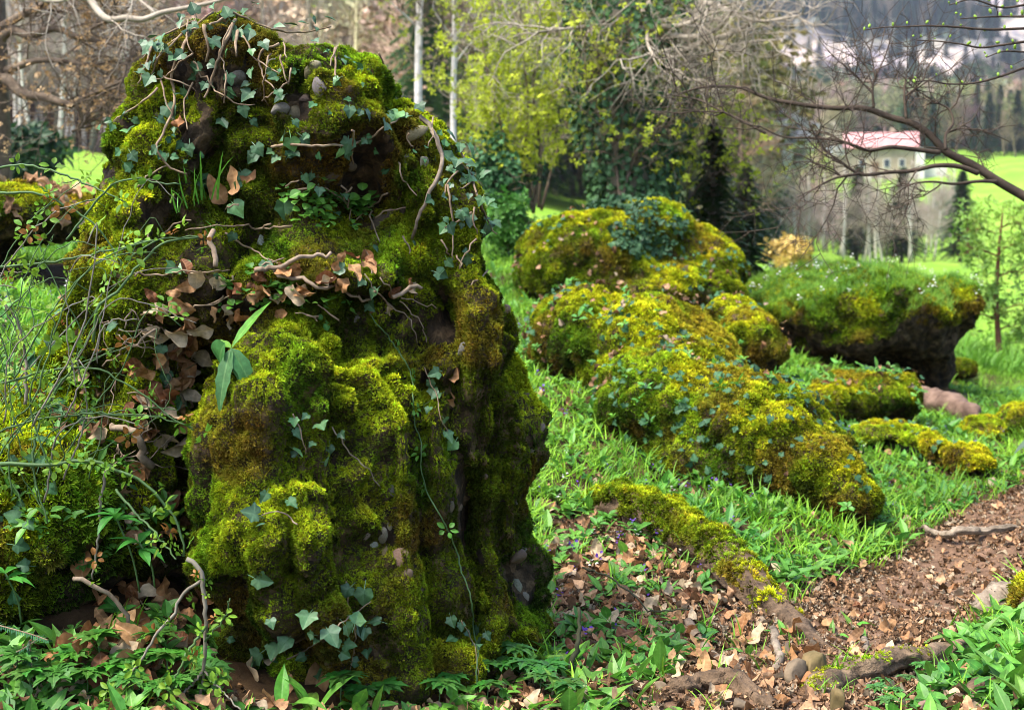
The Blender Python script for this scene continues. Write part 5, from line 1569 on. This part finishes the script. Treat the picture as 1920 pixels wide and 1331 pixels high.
# budding yellow-green shrubs
yg = green_tint((.28, .36, .02), (.56, .62, .04))
for i, (bx, by, d, pts, lab, nl) in enumerate([
    (1000, 400, 10.6, [[(1000, 400), (985, 300), (990, 180), (975, 60), (985, -60)], [(1000, 400), (1012, 290), (1000, 150), (1030, 20)], [(995, 390), (960, 300), (930, 200), (905, 80), (900, -40)]], 'tall yellow-green budding shrub right behind the boulder', 2300),
    (1015, 390, 11.4, [[(1015, 395), (1040, 300), (1070, 200), (1075, 60), (1090, -60)], [(1010, 390), (1020, 250), (1050, 120), (1040, -30)], [(1015, 390), (960, 280), (890, 240), (860, 180)]], 'yellow-green budding shrub left of the ivy-clad tree', 2000),
    (1165, 390, 9.9, [[(1165, 380), (1150, 290), (1137, 240), (1107, 189), (1097, 125), (1100, 60)], [(1137, 240), (1145, 190), (1148, 150), (1135, 115)], [(1147, 230), (1190, 160), (1210, 95)], [(1165, 370), (1200, 280), (1260, 230), (1320, 180)]], 'leafing sapling before the ivy-clad tree', 800),
    (1260, 420, 10.4, [[(1260, 420), (1270, 330), (1310, 260), (1340, 200)], [(1255, 415), (1230, 330), (1210, 260), (1240, 200)], [(1260, 420), (1320, 340), (1380, 300)]], 'low budding shrub right of the sapling', 520)]):
    limbs = [([at(x, y, d) for x, y in q], [.014, .005]) for q in pts]
    tree_from('budding_shrub', limbs, lab, 'shrub', M_wood, 'budding shrubs behind the rocks', 40 + i, (15, .42, .0045, 2), (BUDS, nl, .8, yg, .035), tmat=M_pale if i < 2 else M_wood)
# ivy-clad tree
b = at(1180, 480, 10.2)
limbs = [([b, at(1175, 250, 10.2), at(1165, 0, 10.2), at(1180, -250, 10.2)], [.16, .14, .12, .10]), L([(1170, 60), (1230, 52), (1290, 45), (1330, 20)], 10.0, 9.5, .03, .01), L([(1180, 100), (1240, 65), (1290, 70), (1345, 55), (1380, 10)], 10.0, 9.4, .03, .01),
    L([(1165, 30), (1100, 50), (1060, 55), (1010, 60)], 10.2, 9.5, .018, .006), L([(1180, 20), (1260, 0), (1340, 10), (1420, 40), (1500, 30)], 10.2, 9.3, .03, .006), L([(1180, 130), (1290, 90), (1380, 60), (1440, 20), (1470, -20)], 10.0, 9.3, .03, .008),
    L([(1205, 20), (1213, 50), (1215, 85), (1228, 108)], 10.1, 9.4, .016, .008), L([(1170, 150), (1250, 120), (1330, 100), (1400, 80), (1460, 75)], 10.2, 9.3, .022, .005)]
iv = tree_from('ivy_clad_tree', limbs, 'tree wrapped in dark ivy with tangled pale bare branches', 'tree', M_pale, seed=61, twigs=(9, .55, .007, 2), up=-.02, wob=.32, sides=9)
n = 5600
hh = rng.uniform(-.1, 2.2, n)
a = rng.uniform(0, 6.28, n)
rad = .20 + .20 * rng.random(n) ** .5 + .10 * fbm(np.stack([np.cos(a), np.sin(a), hh * 2], 1) * 1.5, 2, 8)
rad *= .75 + .5 * sstep(0, 1.4, hh)
P = np.stack([b[0] + rad * np.cos(a) + .03, 10.2 + rad * np.sin(a), b[2] + hh], 1)
T = nrm(np.stack([np.cos(a), np.sin(a), .4 + 0 * a], 1) + rng.normal(size=(n, 3)) * .4)
scatter('ivy', P, euler_from_normal(T, rng.uniform(0, 6.28, n)), 1.15 * rng.uniform(.6, 1.3, n), green_tint((.012, .038, .010), (.05, .12, .025))(P), IVYI, parent=iv)

# conifers
def conifer_parts(H, seed, n=230, spread=.20):
    rr = np.random.default_rng(seed)
    parts, br = [], []
    for i in range(n):
        t = (i + rr.random()) / n
        z = H * (.06 + .92 * t)
        a = i * 2.39996 + rr.normal() * .3
        l = (H * spread * (1 - t) ** .75 + H * .02) * rr.uniform(.55, 1.2)
        p = spline([(0, 0, z), (math.cos(a) * l * .5, math.sin(a) * l * .5, z + .04 * l), (math.cos(a) * l, math.sin(a) * l, z - rr.uniform(.1, .45) * l)], 8)
        br.append((p[::2], np.linspace(.004 * H, .001 * H, 4)))
        for j in range(1, 8):
            tt = nrm(p[j] - p[j - 1]); sd = nrm(np.cross(tt, [0, 0, 1.0]))
            for s in (-1, 1):
                w = (.20 * l * (1.15 - j / 8) + .010 * H) * rr.uniform(.6, 1.3)
                e = p[j] + (sd * s + tt * .7) * w + np.array([0, 0, -.35 * w + rr.normal() * .2 * w])
                u = np.array([0, 0, .0045 * H]) + tt * .006 * H
                parts.append(([p[j] - u, p[j] + u, (p[j] + e) / 2 + u, e, (p[j] + e) / 2 - u], [(0, 1, 2), (0, 2, 4), (2, 3, 4)], [0, 0, 1, 1, 1]))
    return merge(parts), br
CON = []
for s in range(2):
    fol, br = conifer_parts(1.0, 80 + s)
    v, f = tubes([(np.array([(0, 0, 0), (0, 0, .5), (0, 0, 1.0)]), [.018, .012, .002])] + br, 4, cap=False)
    CON.append((fol, (v, f)))
def conifer(px, py, Y, H, label, col, group=None, s=0, w=1.0):
    b = at(px, py, Y)
    gz = ground_z([b[0]], [Y])[0]; H = H + max(0, b[2] - gz); b[2] = gz - .03
    root = thing('conifer_tree', b, label, 'tree', group)
    root.scale = (H * w, H * w, H); root.rotation_euler = (0, 0, rng.uniform(0, 6.28))
    key = 'conifer_wood_%d' % s
    wm = bpy.data.meshes.get(key) or quick_mesh(key, *CON[s][1], M_dark)
    mesh_obj('trunk', None, None, me=wm, parent=root)
    key = 'conifer_fol_%d' % s
    fm = bpy.data.meshes.get(key) or leaf_me(key, CON[s][0], M_needle)
    o = mesh_obj('crown', None, None, me=fm, parent=root); o.color = (*col, 1)
    return root
conifer(1335, 540, 10.4, 1.25, 'young spruce with drooping twigs behind the mossy hump', (.025, .055, .012), w=1.2)
conifer(1395, 500, 11.0, .85, 'smaller spruce to the right of the drooping young spruce', (.03, .06, .015), s=1, w=1.2)
conifer(2190, 700, 6.2, 2.0, 'fir at the right edge showing only branch tips', (.012, .055, .02), w=1.15)
for i, (x, y, d, H) in enumerate([(1605, 505, 92, 6.2), (1690, 505, 88, 6.0), (1800, 508, 80, 5.2)]):
    conifer(x, y, d, H, ['dark conifer in the grove below the farmhouse', 'conifer in the grove right of the dark one', 'conifer at the right end of the grove'][i], (.03, .058, .02), 'conifers in the grove', i % 2, 1.35)
# young pine with reddish trunk at the right
b = gp(1872, 700)
b = np.array([at(1875, 690, 14)[0], 14, at(1875, 690, 14)[2]])
limbs = [([b, at(1872, 640, 14), at(1868, 560, 14), at(1872, 480, 14), at(1880, 400, 14)], [.035, .028, .024, .018, .008])] + \
    [L([(1870, y0), (1870 + s * 25, y0 - 10), (1870 + s * 60, y0 - 14 + e)], 14, 14 + e * .02, .010, .004) for y0, s, e in [(600, -1, 4), (585, 1, 0), (540, -1, -8), (520, 1, 6), (480, -1, -4), (470, 1, -10), (440, -1, 4), (430, 1, 2), (620, 1, 10)]]
tree_from('pine_tree', limbs, 'young pine with reddish trunk and fresh green foliage at right', 'tree', simple_mat('red_bark', (.08, .03, .018), (.20, .085, .05), 12), seed=71, twigs=(5, .28, .004, 1), leaf=(HERB[3:], 900, .8, green_tint((.08, .20, .03), (.26, .42, .05)), .09))
bush('leafy_bush', 1915, 665, 16, 55, 36, 'bright green bush at the far right behind the pine', ((.10, .24, .02), (.24, .42, .04)), 900, 2.0, seed=8)

# ------------------------------------------------------------------ woods: bare trees
def bare_proto(seed, H=1.0, levels=3, kids=6):
    rr = np.random.default_rng(seed); out = []
    tr = spline([(0, 0, 0), (rr.normal() * .02, rr.normal() * .02, .5), (rr.normal() * .03, rr.normal() * .03, 1.0)], 10)
    out.append((tr, np.linspace(.014, .003, 10)))
    tw = []
    for k in range(26):
        i = rr.integers(2, 9)
        a = rr.uniform(0, 6.28)
        grow(tr[i], np.array([math.cos(a), math.sin(a), .9]), .30 * (1.15 - i / 10), .0045, 2, rr, tw, .05, .15, 4, 4, .7, .6)
    return out, [(a, b) for a, b, l in tw]
BARE = []
for s in range(3):
    tk, tw = bare_proto(90 + s)
    BARE.append((tubes(tk, 6), tubes(tw, 3, cap=False)))
M_fartwig = simple_mat('fine_twigs', (.22, .175, .145), (.42, .35, .29), 5, .9)
M_fartrunk = simple_mat('grove_trunk', (.36, .32, .28), (.60, .56, .50), 3, .85, dim=(1, 1, 3))
def bare_tree(px, py, Y, H, label, group, s=0, gz=None):
    b = at(px, py, Y)
    root = thing('bare_tree', b, label, 'tree', group)
    root.scale = (H, H, H); root.rotation_euler = (rng.normal() * .03, rng.normal() * .03, rng.uniform(0, 6.28))
    for nm, key, k, mt in (('trunk', 'bare_trunk_%d' % s, 0, M_fartrunk), ('twigs', 'bare_twigs_%d' % s, 1, M_fartwig)):
        me = bpy.data.meshes.get(key) or quick_mesh(key, *BARE[s][k], mt)
        o = mesh_obj(nm, None, None, me=me, parent=root)
        if nm == 'twigs': o['kind'] = 'stuff'
    return root
for k in range(56):
    Y = rng.uniform(78, 118)
    px = rng.uniform(1395, 1790)
    xy = at(px, 480, Y)
    gz = ground_z([xy[0]], [Y])[0]
    pp = proj(np.array([xy[0], Y, gz]))
    bare_tree(float(pp[0]), float(pp[1]), Y, rng.uniform(4.2, 6.2), 'slender pale bare tree ' + ('at the left end of' if px < 1480 else 'in the left half of' if px < 1600 else 'in the right half of' if px < 1710 else 'at the right end of') + ' the grove below the farmhouse', 'bare trees in the grove', k % 3)
for k in range(22):
    Y = rng.uniform(70, 84)
    px = rng.uniform(-20, 240)
    xy = at(px, 300, Y)
    pp = proj(np.array([xy[0], Y, ground_z([xy[0]], [Y])[0]]))
    bare_tree(float(pp[0]), float(pp[1]), Y, rng.uniform(8, 11), 'thin pale bare tree along the far edge of the left meadow, ' + ('near the frame edge' if px < 80 else 'midway' if px < 160 else 'beside the boulder'), 'bare trees beyond the left meadow', k % 3)
# far woods: one mass of trees
FARB = []
for s in range(3):
    (v1, f1), (v2, f2) = BARE[s]
    FARB.append(leaf_me('far_bare_%d' % s, (np.concatenate([v1, v2]).tolist(), list(f1) + [tuple(q + len(v1) for q in g) for g in f2], [0] * (len(v1) + len(v2))), M_far))
FARC = []
for s in range(2):
    FARC.append(leaf_me('far_conifer_%d' % s, CON[s][0], M_far))
FARL = []
for s in range(2):     # broad crowns of many small leaves
    rr = np.random.default_rng(900 + s); parts = []
    for k in range(1300):
        u = nrm(rr.normal(size=3)) * rr.random() ** .4
        c = np.array([u[0] * .26, u[1] * .26, .62 + u[2] * .36])
        parts.append(xform(strip_leaf(.036, .028, ell, 3, .2), Matrix.Translation(c) @ Euler(rr.uniform(0, 6.28, 3)).to_matrix().to_4x4()))
    FARL.append(leaf_me('far_leafy_%d' % s, merge(parts), M_far))
FAR = FARB + FARC + FARL
def wood(name, label, n, px0, px1, y0, y1, H, mix, cols, cond=None, wscale=1.0):
    Y = rng.uniform(y0, y1, n); px = rng.uniform(px0, px1, n)
    X = (px - 960) / FPX * Y
    if cond is not None:
        k = cond(px, Y); X, Y = X[k], Y[k]
    n = len(X)
    Z = ground_z(X, Y)
    kind = rng.choice(3, n, p=mix)
    idx = np.where(kind == 0, rng.integers(0, 3, n), np.where(kind == 1, 3 + rng.integers(0, 2, n), 5 + rng.integers(0, 2, n)))
    base = np.array(cols)[kind]
    tint = base * rng.uniform(.65, 1.35, (n, 1)) * (1 + .12 * rng.normal(size=(n, 3)))
    h = H * rng.uniform(.65, 1.25, n)
    w = h * np.where(kind == 1, .95, 1.2) * wscale
    o = scatter(name, np.stack([X, Y, Z - .1], 1), np.stack([rng.normal(size=n) * .04, rng.normal(size=n) * .04, rng.uniform(0, 6.28, n)], 1), np.stack([w, w, h], 1), tint, FAR, idx=idx)
    return tag(o, label, 'wood', kind='stuff')
BR, GN, RU = (.40, .31, .235), (.055, .09, .032), (.50, .35, .21)
wood('bare_wood', 'hazy brown bare wood on the left hillside', 520, -350, 860, 78, 165, 11, [.74, .03, .23], [(.44, .36, .29), GN, (.48, .38, .24)])
wood('bare_wood', 'brown and green wood behind the budding shrubs', 420, 780, 1420, 60, 190, 10, [.5, .2, .3], [BR, (.05, .075, .03), (.13, .15, .04)])
wood('mixed_wood', 'green and brown wood above the farmhouse meadow', 1500, 1180, 2250, 262, 420, 10, [.62, .18, .20], [(.32, .255, .19), (.06, .095, .035), (.20, .20, .09)])
wood('dark_wood', 'dark row of trees at the upper edge of the meadow', 130, 1690, 2200, 225, 262, 9, [.5, .4, .1], [(.20, .15, .11), (.03, .05, .022), (.10, .11, .05)])
wood('mountain_wood', 'dark forest climbing below the cliffs', 900, 1150, 2300, 400, 450, 12, [.35, .45, .2], [(.16, .13, .11), (.025, .045, .03), (.06, .08, .04)])
wood('bare_wood', 'grey bare brush filling the grove below the farmhouse', 170, 1370, 1800, 100, 140, 3.6, [.85, .05, .1], [(.30, .25, .21), GN, (.26, .2, .13)])
wood('meadow_trees', 'scattered trees on the meadow left of the farmhouse', 60, 1250, 1560, 120, 230, 7, [.75, .15, .1], [BR, GN, (.2, .24, .05)])

_p, _k, _t, _w = sample_surface(_mtn_v, _mtn_f, .035)
_cw = (_mtn_c[_t[_k]] * _w).sum(1)
_kp = (_cw < .35) | (rng.random(len(_p)) < .12)
_p = _p[_kp]; n = len(_p)
h = rng.uniform(7, 14, n)
_kd = rng.random(n) < .78
tag(scatter('mountain_forest', _p - np.array([0, 0, 1.0]), np.stack([0 * h, 0 * h, rng.uniform(0, 6.28, n)], 1), np.stack([h * 1.1, h * 1.1, h], 1), np.where(_kd[:, None], np.array([[.03, .055, .034]]), np.array([[.17, .14, .10]])) * rng.uniform(.6, 1.4, (n, 1)),
    FAR, idx=np.where(_kd, 3 + rng.integers(0, 2, n), rng.integers(0, 3, n))), 'dark conifers clinging to the mountainside between pale cliffs', 'forest', kind='stuff')

# ------------------------------------------------------------------ farmhouse
M_wall = simple_mat('stone_wall_plaster', (.22, .17, .12), (.38, .31, .23), .8, .9)
M_white = simple_mat('white_plaster', (.48, .45, .40), (.60, .57, .52), .8, .9)
M_roof = simple_mat('pink_roof_tiles', (.33, .15, .14), (.46, .25, .235), 1.2, .85)
M_glass = simple_mat('window_glass', (.02, .025, .035), (.05, .06, .075), 2, .2)
M_woodd = simple_mat('door_wood', (.10, .06, .035), (.17, .10, .06), 3, .8)
M_greyw = simple_mat('grey_boards', (.26, .28, .33), (.38, .40, .45), 1, .9)
hb_ = at(1650, 328, 200)
house = thing('farmhouse', hb_, 'distant farmhouse with pink tiled roof on the green hillside', 'house')
house.rotation_euler = (0, 0, R(-14))
def box(nm, x0, x1, y0, y1, z0, z1, mat, parent):
    v = [(x, y, z) for z in (z0, z1) for y in (y0, y1) for x in (x0, x1)]
    f = [(0, 2, 3, 1), (4, 5, 7, 6), (0, 1, 5, 4), (2, 6, 7, 3), (0, 4, 6, 2), (1, 3, 7, 5)]
    return mesh_obj(nm, v, f, mat, parent, smooth=False)
W2, D2 = 4.6, 3.4
wallv = [(-W2, -D2, -1), (W2, -D2, -1), (W2, D2, -1), (-W2, D2, -1), (-W2, -D2, 3.7), (W2, -D2, 3.7), (W2, D2, 3.7), (-W2, D2, 3.7), (-W2, 0, 5.6), (W2, 0, 5.6)]
mesh_obj('wall', wallv, [(0, 1, 5, 4), (2, 3, 7, 6), (3, 0, 4, 8, 7), (1, 2, 6, 9, 5)], M_wall, house, False)
def slab(nm, s, parent):
    a, b = .5, .22
    v = []
    for x in (-W2 - a, W2 + a):
        for (y, z) in ((0, 5.66), (s * (D2 + .6), 3.42), (s * (D2 + .6), 3.42 + b), (0, 5.66 + b)): v.append((x, y, z))
    return mesh_obj(nm, v, [(0, 1, 2, 3), (4, 7, 6, 5), (0, 4, 5, 1), (1, 5, 6, 2), (2, 6, 7, 3), (3, 7, 4, 0)], M_roof, parent, False)
slab('roof', -1, house); slab('roof', 1, house)
for x0, x1, z0, z1 in ((-2.9, -2.0, .8, 2.0), (.4, 1.3, .8, 2.0), (2.4, 3.3, .9, 2.0)):
    w = box('window', x0, x1, -D2 - .08, -D2 + .05, z0, z1, M_white, house)
    box('pane', x0 + .1, x1 - .1, -D2 - .11, -D2 - .06, z0 + .1, z1 - .1, M_glass, w)
box('door', -1.2, -.2, -D2 - .07, -D2 + .05, -.6, 1.6, M_woodd, house)
box('window', W2 - .05, W2 + .08, -.6, .5, 1.0, 2.2, M_glass, house)
box('chimney', 1.2, 1.9, .3, .9, 5.0, 6.5, M_wall, house)
box('gable_front', W2 + .02, W2 + 1.2, -D2 - .3, D2, -1, 3.4, M_white, house)
an = box('annexe', -W2 - 2.4, -W2 - .02, -D2 + .6, D2 - .8, -1, 2.6, M_wall, house)
box('annexe_roof', -W2 - 2.7, -W2 + .0, -D2 + .3, D2 - .5, 2.62, 3.9, M_greyw, house)
yard = box('yard_wall', 0, 5.2, 0, .5, -1, 1.0, M_white, None)
yard.location = at(1702, 324, 197); yard.rotation_euler = (0, 0, R(-8))
tag(yard, 'low white yard wall right of the farmhouse', 'wall')
# the loose originals below the ground are removed; only the placed copies stay
for proto in RAMP + ANEM:
    for c in list(proto.children): bpy.data.objects.remove(c, do_unlink=True)
    bpy.data.objects.remove(proto, do_unlink=True)

# ------------------------------------------------------------------ air between here and the mountain
hz = box('haze', -1500, 1500, -60, 1300, -14, 215, None, None)
hm = bpy.data.materials.new('haze_air'); hm.use_nodes = True
hm.node_tree.nodes.clear()
_ho = hm.node_tree.nodes.new('ShaderNodeOutputMaterial'); _hv = hm.node_tree.nodes.new('ShaderNodeVolumePrincipled')
_hv.inputs['Color'].default_value = (.80, .86, 1.0, 1)
_hv.inputs['Density'].default_value = .00022
_hv.inputs['Anisotropy'].default_value = .3
hm.node_tree.links.new(_hv.outputs[0], _ho.inputs['Volume'])
hz.data.materials.append(hm)
tag(hz, 'thin bluish haze in the valley air', 'haze', kind='stuff')
